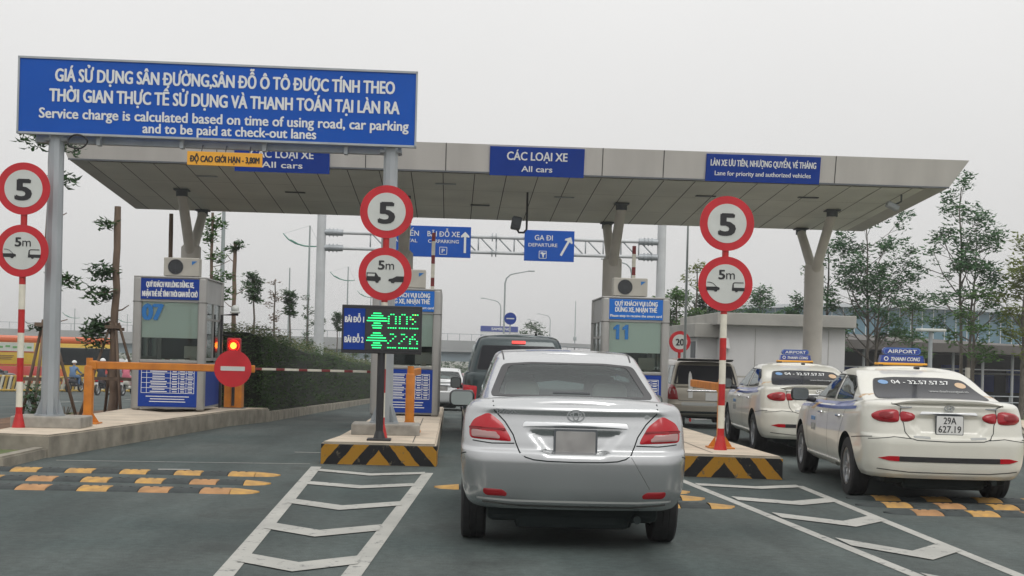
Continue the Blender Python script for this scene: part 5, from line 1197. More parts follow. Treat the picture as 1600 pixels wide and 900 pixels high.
# ------------------------------------------------------------------ flyover behind
mat('concrete_far', (0.36, 0.37, 0.37), .85, noise=.15, nscale=.3); mat('girder', (0.22, 0.28, 0.31), .7, noise=.15, nscale=.3)
t = thing('flyover', 'long grey concrete flyover crossing the whole background', 'bridge', (0, 165, 0), R(0))
bm = B(); box(bm, (-75, 0, 1.75), (170, 9, .50)); box(bm, (70, 4, 1.4), (120, 8, .5), rot=Matrix.Rotation(R(1.4), 3, 'Y')); mobj('deck', bm, 'concrete_far', t)
bm = B(); box(bm, (-75, -3.5, .95), (170, .8, 1.3)); mobj('girder', bm, 'girder', t)
bm = B(); box(bm, (-75, -4.4, 2.45), (170, .25, .95)); mobj('parapet', bm, 'concrete_far', t)
bm = B()
for k in range(110): tube(bm, (-158 + k * 1.5, -4.4, 2.9), (-158 + k * 1.5, -4.4, 3.75), .035, n=4)
box(bm, (-75, -4.4, 3.75), (170, .06, .06)); mobj('railing', bm, 'galv', t)
for x in (-95, -62, -34, -14, 14): bm = B(); box(bm, (x, 0, -1.6), (1.6, 3, 4.8), .2); mobj('pier', bm, 'concrete_far', t)
bm = B()
for k in range(60): tube(bm, (12 + k * 1.5, 0, 1.6 - k * .036), (12 + k * 1.5, 0, 2.6 - k * .036), .04, n=4)
box(bm, (56, 0, 1.55), (90, .08, .08), rot=Matrix.Rotation(R(1.4), 3, 'Y')); mobj('ramp_railing', bm, 'galv', t)
t = thing('billboard', 'blue and white roadside billboard above the flyover, left of the round blue sign', 'billboard', (5.55, 150, 0))
bm = B(); box(bm, (0, 0, 3.95), (4.4, .3, 1.35)); mobj('panel', bm, 'plate_white', t)
bm = B(); box(bm, (0, -.16, 4.3), (4.4, .03, .65)); mobj('header', bm, 'stripe_blue', t); bm = B(); box(bm, (-1.1, -.16, 3.2), (2.2, .3, .8)); mobj('lower_panel', bm, 'girder', t)
text('SAMSUNG', .2, 4.15, t, 'white_print', 2.2, .32, .03, y=-.18)
bm = B(); tube(bm, (-1.5, .2, G(150)), (-1.5, .2, 4), .15, n=8); tube(bm, (1.5, .2, G(150)), (1.5, .2, 4), .15, n=8); mobj('post', bm, 'galv', t)
t = thing('round_blue_sign', 'round dark blue traffic sign with a white bar, above the dark vehicle', 'road sign', (4.0, 88, 0))
bm = B(); slab_xz(bm, disc_pts(0, 3.85, .42, 32), -.02, .02); d = mobj('disc', bm, 'sign_navy', t); bm = B(); slab_xz(bm, rrect(0, 3.85, .54, .08, .01), -.026, -.0205); mobj('white_bar', bm, 'sign_white', d)
bm = B(); tube(bm, (0, .05, G(88)), (0, .05, 4.2), .05, n=10); mobj('post', bm, 'galv', t)
# round 20 sign
t = thing('round_limit_sign', 'red rimmed round sign reading 20 beside the white building', 'road sign', (6.10, 34.0, 0))
bm = B(); slab_xz(bm, disc_pts(0, 1.86, .29, 40), -.01, .01); d = mobj('sign_disc', bm, 'sign_red', t); bm = B(); slab_xz(bm, disc_pts(0, 1.86, .20, 36), -.014, -.0105); f = mobj('white_face', bm, 'sign_white', d); text('20', 0, 1.765, f, 'black', .21, .185, .03, y=-.0145)
bm = B(); tube(bm, (0, .04, G(34)), (0, .04, 2.1), .04, n=12); mobj('post', bm, 'post_red', t)
t = thing('striped_barrier_board', 'small red and white board on the post below the round 20 sign', 'sign', (6.55, 34.6, 0))
bm = B(); box(bm, (0, 0, 1.15), (.22, .03, .35)); mobj('panel', bm, 'sign_red', t); bm = B(); tube(bm, (0, .03, G(34)), (0, .03, 1.3), .03, n=8); mobj('post', bm, 'post_red', t)

# ------------------------------------------------------------------ white guard building
t = thing('guard_building', 'low white flat roofed building behind the right column', 'building', (0, 0, 0))
gb = G(40)
bm = B(); box(bm, (9.85, 40.4, (2.45 + gb) / 2), (3.7, 5.6, 2.45 - gb)); mobj('wall', bm, 'wall_white', t)
bm = B(); box(bm, (9.85, 40.3, 2.62), (4.15, 6.1, .36), .02); mobj('roof', bm, 'wall_cap', t)
bm = B(); box(bm, (7.75, 41.9, (2.1 + gb) / 2), (.7, 7.2, 2.1 - gb)); mobj('wall', bm, 'wall_white', t)
bm = B(); box(bm, (7.70, 41.8, 2.28), (.9, 7.6, .42), .02); mobj('roof', bm, 'wall_cap', t)
bm = B(); tube(bm, (8.08, 37.5, gb), (8.08, 37.5, 2.2), .05, n=10); tube(bm, (8.08, 37.5, 1.75), (8.08, 37.5, 2.05), .16, .10, n=12); mobj('downpipe', bm, 'wall_white', t)
bm = B(); box(bm, (7.395, 38.9, .9), (.03, .7, 2.1)); mobj('door', bm, 'dark_steel', t)
wd = mobj('window', B_box((9.6, 37.57, .98), (1.1, .06, .62), .01), 'wall_cap', t); mobj('pane', B_box((9.6, 37.53, .98), (.98, .03, .5)), 'dark_glass', wd)
bm = B()
for x in (9.0, 10.8, 11.2): box(bm, (x, 37.592, 1.2), (.012, .012, 2.3))
mobj('wall_joint', bm, 'wall_cap', t)
bm = B(); box(bm, (8.75, 37.0, .93), (2.2, .05, .05)); box(bm, (7.68, 37.0, .3), (.05, .05, 1.3)); tag_ = thing('hand_rail', 'brown rail in front of the white building, behind the far taxi', 'rail', (0, 0, 0)); mobj('rail', bm, 'cream', tag_)

# ------------------------------------------------------------------ terminal and forecourt canopy at right
mat('terminal_glass', (0.10, 0.22, 0.29), .25, spec=.6, noise=.25, nscale=.4, stretch=(1, 1, .15)); mat('terminal_roof', (0.55, 0.58, 0.60), .5); mat('fore_roof', (0.12, 0.11, 0.10), .8, noise=.3, nscale=.5)
t = thing('terminal_building', 'long blue glass airport terminal with a gently curved roof', 'building', (0, 165, 0))
def arc_top(x): return 8.7 - ((x - 58) / 38.) ** 2 * 2.3
bm = B(); n_ = 30; P = [(34 + 60 * k / n_) for k in range(n_ + 1)]
slab_xz(bm, [(x, -4) for x in (34, 94)] + [(x, arc_top(x)) for x in P[::-1]], 0, 20); mobj('glass_front', bm, 'terminal_glass', t)
bm = B()
for i in range(n_):
    x, x2 = P[i], P[i + 1]; vs = [bm.verts.new(p) for p in ((x, -1.5, arc_top(x) + .02), (x2, -1.5, arc_top(x2) + .02), (x2, -1.5, arc_top(x2) + .45), (x, -1.5, arc_top(x) + .45), (x, 22, arc_top(x) + .02), (x2, 22, arc_top(x2) + .02), (x2, 22, arc_top(x2) + .45), (x, 22, arc_top(x) + .45))]
    for q in ((0, 1, 2, 3), (3, 2, 6, 7), (0, 4, 5, 1)): bm.faces.new([vs[k] for k in q])
bmesh.ops.recalc_face_normals(bm, faces=bm.faces[:]); mobj('roof', bm, 'terminal_roof', t)
bm = B()
for k in range(40): box(bm, (34.5 + k * 1.5, -.05, 1.5 + 2.0), (.10, .1, 2 * (arc_top(34.5 + k * 1.5) - 3.5)))
mobj('mullion', bm, 'terminal_roof', t)
bm = B()
for a, b in ((44, 3.4), (66, 3.6), (80, 3.2)): path_tube(bm, [(a, -4, .5), (a + 3, -4, b), (a + 12, -4, b + 1.0)], .35, 6)
mobj('ramp_edge', bm, 'terminal_roof', t)
t = thing('forecourt_shelter', 'long dark flat roofed shelter on slim columns in front of the terminal', 'shelter', (0, 78, 0)); gf_ = G(78)
bm = B(); prism(bm, [(21.5, 0), (60, 0), (60, 14), (21.5, 14)], 2.35, 2.9); bm.verts.ensure_lookup_table()
for v_ in bm.verts:
    if v_.co.x > 40: v_.co.z -= .5
    if v_.co.z > 2.6 and v_.co.y > 5: v_.co.z += .9
mobj('roof', bm, 'fore_roof', t)
for k in range(12):
    x = 22 + k * 1.9; bm = B(); tube(bm, (x, 1.0, gf_), (x, 1.0, 2.35), .09, n=10); mobj('column', bm, 'concrete_far', t, True, auto=40)
bm = B(); box(bm, (41, 13, .3), (39, .3, 4.2)); mobj('back_wall', bm, 'under', t)
for k in range(9): mobj('blue_panel', B_box((24 + k * 2.4, 12.6, .2 + (k % 3) * .2), (1.4, .3, 1.2 + (k % 2) * .5)), 'sign_navy', t)
bm = B(); box(bm, (41, 1.0, 1.2), (39, .06, .06)); box(bm, (41, 9.0, .9), (39, .3, .12)); mobj('cross_rail', bm, 'concrete_far', t)
t = thing('lawn_fence', 'low grey railing at the far edge of the lawn, below the dark shelter', 'fence', (0, 62, 0)); g6 = G(62)
bm = B()
for k in range(24): tube(bm, (18 + k * .8, 0, g6), (18 + k * .8, 0, g6 + 1.0), .03, n=6)
for z in (.35, .7, 1.0): tube(bm, (18, 0, g6 + z), (36.4, 0, g6 + z), .025, n=6)
mobj('railing', bm, 'galv', t)
t = thing('lawn_lamp', 'short grey post lamp with a flat head on the right lawn', 'street lamp', (17.1, 45, 0)); g4 = G(45)
bm = B(); tube(bm, (0, 0, g4), (0, 0, 2.6), .09, .07, n=12); mobj('pole', bm, 'galv', t, True, auto=40); bm = B(); box(bm, (0, 0, 2.66), (.95, .5, .10), .03); mobj('lamp_head', bm, 'sign_white', t)
t = thing('white_post', 'short white post right of the flat headed lamp', 'post', (19.3, 47, 0)); bm = B(); tube(bm, (0, 0, G(47)), (0, 0, 1.35), .12, .09, n=12); mobj('post', bm, 'cream', t, True, auto=40)

# ------------------------------------------------------------------ left carriageway: barrier fence, bus, motorbikes
mat('fence_yellow', (0.55, 0.36, 0.06), .6, noise=.3, nscale=3); mat('fence_white', (0.6, 0.58, 0.48), .6)
t = thing('barrier_fence', 'low yellow and white barrier fence along the left carriageway', 'fence', (0, 0, 0))
bm = B(); bm2 = B(); N_ = 46; A, C_ = Vector((-24.2, 60, 0)), Vector((-16.0, 92, 0))
for k in range(N_ * 2):
    f = k / (N_ * 2); p = A.lerp(C_, f); g = G(p.y); (bm if k % 2 else bm2).verts.ensure_lookup_table()
    box(bm if k % 2 == 0 else bm2, (p.x, p.y, g + .42), (.11, .10, .84), .0, Matrix.Rotation(R(12), 3, 'Y'))
for k in range(8):
    p, q = A.lerp(C_, k / 8), A.lerp(C_, (k + 1) / 8)
    for z in (.08, .80): tube(bm, (p.x, p.y, G(p.y) + z), (q.x, q.y, G(q.y) + z), .05, n=6)
mobj('yellow_bars', bm, 'fence_yellow', t); mobj('white_bars', bm2, 'fence_white', t)
mat('bus_yellow', (0.62, 0.40, 0.03), .35, coat=.5, noise=.1, nscale=1); mat('bus_red', (0.45, 0.03, 0.02), .35, coat=.5); mat('bus_orange', (0.60, 0.13, 0.04), .4, coat=.3); mat('advert_white', (0.55, 0.58, 0.52), .5, noise=.2, nscale=2); mat('advert_green', (0.10, 0.30, 0.08), .5)
def bus(loc, rz):
    t = thing('city_bus', 'yellow and red city bus beyond the barrier fence at the left', 'bus', loc, rz)
    # local x runs along the bus, front at +x; side facing -y
    L_, Wd, H = 8.6, 2.4, 3.05
    def slab(name, z0, z1, m, bev=.05, inset=0, x1=L_): bm = B(); box(bm, (x1 / 2, Wd / 2, (z0 + z1) / 2), (x1 - inset * 2, Wd - inset * 2, z1 - z0), bev, seg=2); return mobj(name, bm, m, t, True, auto=30)
    slab('skirt', .30, 1.35, 'bus_red'); slab('body', 1.33, 2.75, 'bus_yellow', .05, .012)
    bm = B(); vs = box(bm, (L_ / 2, Wd / 2, 2.95), (L_ - .1, Wd - .1, .42), .16, seg=4); mobj('roof', bm, 'bus_orange', t, True, auto=60)
    mobj('front_side_window', B_box((6.55, -.004, 1.98), (3.6, .03, 1.05), .02), 'dark_glass', t)
    mobj('windscreen', B_box((L_ - .01, Wd / 2, 1.95), (.04, 2.2, 1.35), .02), 'dark_glass', t)
    mobj('route_panel', B_box((2.0, -.004, 2.48), (3.8, .03, .52), .01), 'advert_white', t)
    bm = B()
    for k in range(9): box(bm, (.45 + k * .4, -.023, 2.46 + (k % 2) * .05), (.26, .01, .12), .004)
    mobj('route_panel_mark', bm, 'advert_green', t)
    bm = B(); box(bm, (2.0, -.005, 1.42), (4.0, .02, .05)); box(bm, (2.0, -.005, 2.19), (4.0, .02, .05)); mobj('trim_line', bm, 'bus_red', t)
    bm = B(); 
    for k in range(3): box(bm, (2.3, -.008, 1.95 - k * .10), (1.0 - k * .15, .01, .04))
    mobj('advert_mark', bm, 'soil', t)
    bm = B(); slab_xz(bm, [(4.4, .55), (7.6, .55), (8.0, .95), (7.4, 1.45), (5.0, 1.38), (4.4, 1.2)], -.012, .01); mobj('side_flash', bm, 'bus_yellow', t)
    bm = B(); slab_xz(bm, disc_pts(5.35, .95, .3, 24), -.03, -.013); mobj('side_mark', bm, 'bus_orange', t)
    for x in (1.6, 6.9):
        bm = B(); tube(bm, (x, -.02, .48), (x, .28, .48), .48, n=28); w_ = mobj('wheel', bm, 'rubber', t, True, auto=40); bm = B(); tube(bm, (x, -.03, .48), (x, -.018, .48), .26, n=20); mobj('hub', bm, 'rim', w_)
    mobj('wing_mirror', B_box((L_ + .1, -.18, 2.3), (.1, .16, .4), .04), 'black', t)
bus((-28.6, 76.5, G(75)), R(22))
t = thing('silver_van', 'silver van just right of the bus, half hidden by the orange gate post', 'van', (-23.2, 86, G(86)), R(70))
bm = B(); box(bm, (0, 0, 1.15), (4.4, 1.8, 1.35), .25, seg=3); box(bm, (.2, 0, 1.75), (3.4, 1.6, .7), .25, seg=3); mobj('body', bm, 'paint_silver', t, True, auto=50)
mobj('side_window', B_box((.1, 0, 1.72), (3.1, 1.64, .42), .1), 'dark_glass', t)
for x in (-1.4, 1.4):
    for y in (-.85, .85): bm = B(); tube(bm, (x, y - .1, .33), (x, y + .1, .33), .33, n=20); mobj('wheel', bm, 'rubber', t, True, auto=40)
mobj('bumper', B_box((-2.22, 0, .62), (.12, 1.6, .24), .04), 'trim_black', t)

# riders: one skinned body each
def skin_figure(name, pts, edges, rad, material, parent):
    me = bpy.data.meshes.new(name); me.from_pydata(pts, edges, []); o = link(bpy.data.objects.new(name, me))
    o.modifiers.new('skin', 'SKIN'); sm = o.modifiers.new('sub', 'SUBSURF'); sm.levels = 2; sm.render_levels = 2
    for i, r_ in enumerate(rad):
        rr = r_ if isinstance(r_, tuple) else (r_, r_); me.skin_vertices[0].data[i].radius = rr
    me.skin_vertices[0].data[0].use_root = True
    bpy.context.view_layer.update(); nm = bpy.data.meshes.new_from_object(o.evaluated_get(bpy.context.evaluated_depsgraph_get())); bpy.data.objects.remove(o)
    for p in nm.polygons: p.use_smooth = True
    nm.materials.clear(); nm.materials.append(MAT[material]); return link(bpy.data.objects.new(name, nm), parent)
mat('skin_tone', (0.45, 0.27, 0.18), .6); mat('pink_cloth', (0.62, 0.16, 0.22), .8); mat('dark_cloth', (0.03, 0.035, 0.05), .8); mat('blue_cloth', (0.10, 0.18, 0.32), .8); mat('helmet_white', (0.7, 0.7, 0.68), .3)
def motorbike(loc, rz, label, rider_label, cloth, bodycol='paint_white', hel='helmet_white'):
    t = thing('motorbike', label, 'motorbike', loc, rz, 'motorbikes on the left carriageway')
    for y in (-.62, .62):
        bm = B(); lathe(bm, [(-.045, .22), (-.05, .27), (0, .295), (.05, .27), (.045, .22), (-.045, .22)], 28); w_ = mobj('wheel', bm, 'rubber', t, True, auto=50); w_.location = (0, y, .295)
        bm = B(); lathe(bm, [(-.02, .22), (-.02, .19), (.02, .19), (.02, .22)], 28); tube(bm, (-.06, 0, 0), (.06, 0, 0), .05, n=12)
        for k in range(5): box(bm, (0, .11 * math.cos(k * 1.2566), .11 * math.sin(k * 1.2566)), (.025, .20, .03), rot=Matrix.Rotation(k * 1.2566, 3, 'X'))
        mobj('rim', bm, 'rim', w_)
    bm = B(); box(bm, (0, -.30, .62), (.24, .85, .26), .08, Matrix.Rotation(R(-8), 3, 'X'), 3); box(bm, (0, .12, .40), (.26, .50, .16), .05); box(bm, (0, .42, .66), (.30, .12, .62), .05, Matrix.Rotation(R(18), 3, 'X'), 3); mobj('body', bm, bodycol, t, True, auto=50)
    bm = B(); box(bm, (0, -.28, .80), (.25, .72, .10), .045, seg=3); mobj('seat', bm, 'trim_black', t, True, auto=50)
    bm = B(); path_tube(bm, [(-.32, .25, 1.02), (-.18, .36, 1.03), (0, .40, .98), (.18, .36, 1.03), (.32, .25, 1.02)], .018); tube(bm, (0, .40, .98), (0, .60, .32), .03, n=10); mobj('handlebar', bm, 'dark_steel', t, True)
    mobj('tail_lamp', B_box((0, -.75, .70), (.16, .05, .08), .02), 'lamp_red', t); mobj('number_plate', B_box((0, -.77, .56), (.18, .015, .13)), 'plate_white', t)
    p = thing('person', rider_label, 'person', loc, rz)
    pts = [(0, -.22, .90), (0, -.20, 1.10), (0, -.14, 1.32), (0, -.11, 1.43), (0, -.10, 1.50), (-.12, -.20, .88), (-.17, .18, .84), (-.15, .14, .50), (-.15, .24, .46), (.12, -.20, .88), (.17, .18, .84), (.15, .14, .50), (.15, .24, .46), (-.19, -.13, 1.34), (-.27, .0, 1.12), (-.29, .22, 1.05), (.19, -.13, 1.34), (.27, .0, 1.12), (.29, .22, 1.05)]
    ed = [(0, 1), (1, 2), (2, 3), (3, 4), (0, 5), (5, 6), (6, 7), (7, 8), (0, 9), (9, 10), (10, 11), (11, 12), (2, 13), (13, 14), (14, 15), (2, 16), (16, 17), (17, 18)]
    rad = [.15, .14, .15, .06, .055, .11, .08, .055, .05, .11, .08, .055, .05, .07, .05, .035, .07, .05, .035]
    skin_figure('body', pts, ed, rad, cloth, p)
    bm = B(); bmesh.ops.create_uvsphere(bm, u_segments=18, v_segments=12, radius=.1); bmesh.ops.scale(bm, vec=(.85, 1, 1.15), verts=bm.verts[:]); bmesh.ops.translate(bm, verts=bm.verts[:], vec=(0, -.08, 1.58)); box(bm, (0, .02, 1.57), (.03, .05, .05), .012); mobj('head', bm, 'skin_tone', p, True, auto=50)
    bm = B(); bmesh.ops.create_uvsphere(bm, u_segments=18, v_segments=12, radius=.135); bmesh.ops.delete(bm, geom=[q for q in bm.verts if q.co.z < -.02], context='VERTS'); bmesh.ops.translate(bm, verts=bm.verts[:], vec=(0, -.09, 1.62)); mobj('helmet', bm, hel, p, True)
motorbike((-15.4, 62, G(62)), R(-8), 'white motorbike seen between the pruned tree and booth 07', 'rider in a pink jacket and helmet on the white motorbike left of booth 07', 'pink_cloth')
motorbike((-16.3, 61, G(61)), R(-8), 'dark motorbike just left of the pruned tree trunk', 'rider in dark clothes on the motorbike hidden by the pruned tree', 'dark_cloth', 'paint_dark')
motorbike((-20.5, 71.0, G(71) + .0), R(-15), 'motorbike in front of the nose of the bus', 'rider in blue with a white helmet right of the bus', 'blue_cloth', 'paint_dark')

# ------------------------------------------------------------------ vegetation
def leaf_cards(bm, c, n, spread, size, rnd, droop=.35, flat=.7):
    for _ in range(n):
        while True:
            d = Vector((rnd.uniform(-1, 1), rnd.uniform(-1, 1), rnd.uniform(-1, 1)))
            if d.length <= 1: break
        p = c + Vector((d.x * spread, d.y * spread, d.z * spread * flat)); a = rnd.uniform(0, 2 * math.pi)
        dirv = Vector((math.cos(a), math.sin(a), rnd.uniform(-droop - .3, .35))).normalized(); side = dirv.cross(Vector((rnd.uniform(-.5, .5), rnd.uniform(-.5, .5), 1))).normalized()
        l = size * rnd.uniform(.7, 1.3); w_ = l * rnd.uniform(.26, .4); up = dirv.cross(side) * l * .12
        q0 = bm.verts.new(p); q1 = bm.verts.new(p + dirv * l * .5 + side * w_ * .5 + up); q2 = bm.verts.new(p + dirv * l - up); q3 = bm.verts.new(p + dirv * l * .5 - side * w_ * .5 + up)
        bm.faces.new((q0, q1, q2, q3))
def tree(x, y, h, label, leaf='leaf_dark', seed=0, trunk=.07, first=.35, nb=14, spread=1.2, cl=26, lsize=.16, clr=.32, lean=(0, 0), shape='oval', bark='bark_grey', name='tree', group=None, ztop=None, pal=3, z0=None):
    rnd = random.Random(seed * 77 + 5); g = G(y) + .1 if z0 is None else z0; H = (ztop - g) if ztop else h
    t = thing(name, label, 'tree', (x, y, g), 0, group)
    bt, bc = B(), B(); n = 9
    ax = [Vector((lean[0] * (k / n) ** 1.3 * H + (rnd.uniform(-.03, .03) * H / 5 if 0 < k else 0), lean[1] * (k / n) * H + (rnd.uniform(-.03, .03) * H / 5 if k else 0), H * k / n * .96)) for k in range(n + 1)]
    path_tube(bt, ax, [trunk * (1.15 if k == 0 else 1) * (1 - .82 * (k / n)) + .008 for k in range(n + 1)], 9)
    def on(f): i = min(int(f * n), n - 1); return ax[i].lerp(ax[i + 1], f * n - i)
    for b in range(nb):
        f = first + (1 - first) * (b + rnd.random() * .8) / nb; f = min(f, .985); p = on(f); a = b * 2.4 + rnd.uniform(-.5, .5)
        u = (f - first) / (1 - first)
        prof = {'oval': (1 - abs(2 * u - .75) ** 2 * .55) if u < 1 else .3, 'cone': 1.05 - .85 * u, 'top': .35 + .75 * u, 'thin': .5 + .3 * math.sin(b * 1.9)}[shape]
        ln = spread * max(.22, prof) * rnd.uniform(.65, 1.2); el = rnd.uniform(.35, 1.0)
        d = Vector((math.cos(a), math.sin(a), el)).normalized(); m = p + d * ln * .5 + Vector((0, 0, -.02)); e = p + d * ln + Vector((0, 0, ln * rnd.uniform(-.05, .25)))
        r0 = max(.012, trunk * (1 - .8 * f) * .5); path_tube(bt, [p, m, e], [r0, r0 * .65, r0 * .25], 6)
        k = int(cl * rnd.uniform(.6, 1.3))
        leaf_cards(bc, e, k, clr * rnd.uniform(.8, 1.25), lsize, rnd); leaf_cards(bc, p.lerp(e, .68) + Vector((rnd.uniform(-.1, .1), rnd.uniform(-.1, .1), 0)), int(k * .6), clr * .8, lsize, rnd)
        for _ in range(2):   # twigs
            a2 = a + rnd.choice((-1, 1)) * rnd.uniform(.5, 1.1); d2 = Vector((math.cos(a2), math.sin(a2), rnd.uniform(.2, .9))).normalized(); q = m + d2 * ln * rnd.uniform(.35, .6)
            path_tube(bt, [m, q], [r0 * .45, r0 * .2], 5); leaf_cards(bc, q, int(k * .7), clr * .75, lsize, rnd)
    mobj('trunk', bt, bark, t, True, auto=60); o = mobj('crown', bc, leaf, t)
    return t
def stakes(x, y, h, label, n=3, r=.75, z0=None):
    g = G(y) + .1 if z0 is None else z0
    t = thing('tree_stakes', label, 'support', (x, y, g), 0, 'wooden props tied round the young trees'); bm = B()
    for k in range(n): a = .5 + k * 2 * math.pi / n; tube(bm, (math.cos(a) * r, math.sin(a) * r, 0), (math.cos(a) * .07, math.sin(a) * .07, h), .03, .025, n=7)
    mobj('pole', bm, 'bark', t, True); 
    for c_, s_ in (((0, -.12, h - .08), (.30, .05, .06)), ((0, .1, h - .12), (.30, .05, .06)), ((0, -r * .4, h * .4), (r * 1.3, .05, .06))): mobj('cross_bar', B_box(c_, s_), 'bark', t)
def pruned(x, y, ztop, tr, tufts, label, seed, leaf='leaf_dark', bark='bark', lean=.0):
    rnd = random.Random(seed); g = G(y) + .1; t = thing('pruned_tree', label, 'tree', (x, y, g), 0, 'pruned street trees along the left verge'); H = ztop - g
    bt, bc = B(), B(); pts = [Vector((rnd.uniform(-.02, .02) + lean * k / 10 * H, 0, H * k / 10)) for k in range(11)]
    path_tube(bt, pts, [tr * (1.25 if k == 0 else 1.0 - .03 * k + rnd.uniform(-.05, .05)) for k in range(11)], 12)
    for (f, dx, dz, n, sz) in tufts:
        p = Vector((lean * f * H, 0, H * f)); e = p + Vector((dx, rnd.uniform(-.15, .15), dz)); path_tube(bt, [p, (p + e) / 2 + Vector((0, 0, -.03)), e], [tr * .22, tr * .16, .008], 6)
        if n: leaf_cards(bc, e, n, sz, .17, rnd, .6); leaf_cards(bc, p.lerp(e, .6), n // 2, sz * .7, .16, rnd, .6)
    mobj('trunk', bt, bark, t, True, auto=60); 
    if bc.verts: mobj('crown', bc, leaf, t)
    else: bc.free()
    return t
pruned(-6.98, 22.4, 5.0, .06, [(.98, -.2, .0, 70, .28), (.96, .25, .05, 70, .28), (.86, .22, -.05, 50, .2), (.70, .3, .12, 0, 0), (.62, .25, .15, 0, 0), (.50, .32, .0, 40, .18), (.45, .4, .2, 24, .2), (.34, .35, .05, 0, 0), (.33, -.2, -.03, 14, .1), (.28, .3, .0, 0, 0)], 'pruned tree with green tufts behind the left sign post', 5)
pruned(-6.33, 24.4, 4.0, .085, [(.93, -.22, -.05, 34, .16), (.70, -.3, -.02, 110, .28), (.60, -.30, -.05, 90, .26), (.50, .25, .12, 0, 0), (.46, -.35, -.1, 90, .25), (.40, -.45, .0, 50, .2), (.36, -.38, -.05, 40, .2)], 'thick pruned trunk with leaf tufts on its left side, left of booth 07', 8)
pruned(-6.32, 28.9, 4.35, .065, [(.72, .32, .35, 0, 0), (.60, -.25, .05, 60, .22), (.55, -.3, 0, 40, .2), (.5, .25, .1, 30, .2)], 'pruned trunk with a bare side branch, behind the air conditioner of booth 07', 12)
pruned(-6.30, 33.7, 4.9, .05, [(.97, .05, -.1, 90, .3), (.88, -.1, .0, 70, .28), (.78, .15, 0, 60, .25), (.66, .3, .1, 60, .3), (.60, .35, .0, 60, .3), (.72, .45, .2, 0, 0)], 'leafy pruned tree right behind the left canopy column', 14, 'leaf')
pruned(-6.40, 37.9, 4.45, .075, [(.99, .1, .05, 50, .2), (.97, -.12, 0, 40, .18), (.88, -.25, .25, 0, 0), (.80, -.1, 0, 20, .12), (.68, .4, .3, 26, .2), (.60, -.3, .2, 0, 0)], 'bare pruned trunk with few leaves at its top, right of booth 07', 16)
for (x, y, zt, l, lf, sd, shp) in ((-6.45, 42, 3.9, 'young tree with a broad drooping crown above the hedge', 'leaf_dark', 21, 'top'), (-6.4, 46.5, 4.05, 'thin young tree with reddish dry leaves above the hedge', 'leaf_dry', 22, 'thin'), (-6.4, 51, 3.75, 'young tree with a round dark crown above the hedge', 'leaf_dark', 23, 'top'), (-6.5, 58, 3.9, 'slim young tree beside the nearest green armed lamp', 'leaf_dark', 24, 'thin'), (-6.6, 64, 3.7, 'young tree just left of the gantry post', 'leaf_dark', 25, 'oval'),
                                     (-6.4, 72, 3.6, 'young tree just right of the gantry post', 'leaf_dark', 26, 'top'), (-6.4, 84, 3.6, 'small tree at the far end of the hedge', 'leaf', 27, 'oval'), (-6.4, 96, 3.9, 'small tree left of the green number display', 'leaf_dark', 28, 'oval')):
    tree(x, y, 0, l, lf, sd, .055, .80 if shp == 'top' else .5, 8, .30 if shp != 'thin' else .36, 44 if shp != 'thin' else 12, .16, .20, shape=shp, ztop=zt, group='young trees in a row behind the hedge', bark='bark_grey')
stakes(-6.98, 22.4, 1.7, 'wooden props round the tree behind the left sign post', 3, .55); stakes(-6.33, 24.4, 1.75, 'wooden props tied to the thick pruned trunk', 4, .6)
# small plants on the left
def bush(x, y, r_, h, label, leaf='leaf_dark', n=500, seed=1, size=.10, name='bush', z0=None):
    rnd = random.Random(seed); g = G(y) + .1 if z0 is None else z0; t = thing(name, label, 'plant', (x, y, g)); bt, bc = B(), B()
    for k in range(9): a = k * .7; path_tube(bt, [(0, 0, 0), (math.cos(a) * r_ * .3, math.sin(a) * r_ * .3, h * .5), (math.cos(a) * r_ * .7, math.sin(a) * r_ * .7, h * .8)], [.012, .009, .004], 5)
    for _ in range(n // 12): leaf_cards(bc, Vector((rnd.gauss(0, .42) * r_, rnd.gauss(0, .42) * r_, h * rnd.uniform(.15, .95))), 12, r_ * .3, size, rnd)
    mobj('stems', bt, 'bark_grey', t); mobj('foliage', bc, leaf, t)
bush(-6.15, 19.4, .22, .75, 'dark creeping plant at the foot of the left sign post', n=420, seed=4, size=.09)
bush(-6.0, 20.3, .14, .4, 'small weed on the soil right of the left sign post', 'leaf', 60, 9, .07, 'weed')
# hedge: clipped dark mass
t = thing('hedge', 'long dark green clipped hedge with a loose yellowish top, behind the lowered boom', 'hedge', (0, 0, 0)); rnd = random.Random(11)
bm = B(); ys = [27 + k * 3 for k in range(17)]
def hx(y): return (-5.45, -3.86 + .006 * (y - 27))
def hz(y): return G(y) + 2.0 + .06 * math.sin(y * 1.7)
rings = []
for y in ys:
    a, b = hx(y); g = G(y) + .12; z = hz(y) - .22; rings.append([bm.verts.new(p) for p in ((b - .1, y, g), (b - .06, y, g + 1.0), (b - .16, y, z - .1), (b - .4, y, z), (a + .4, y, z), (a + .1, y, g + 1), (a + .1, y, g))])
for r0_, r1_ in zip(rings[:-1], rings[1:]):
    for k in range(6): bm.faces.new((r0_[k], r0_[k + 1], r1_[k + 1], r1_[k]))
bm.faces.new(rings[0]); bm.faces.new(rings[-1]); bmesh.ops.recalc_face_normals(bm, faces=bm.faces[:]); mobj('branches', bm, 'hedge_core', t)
bc = B(); bt_ = B()
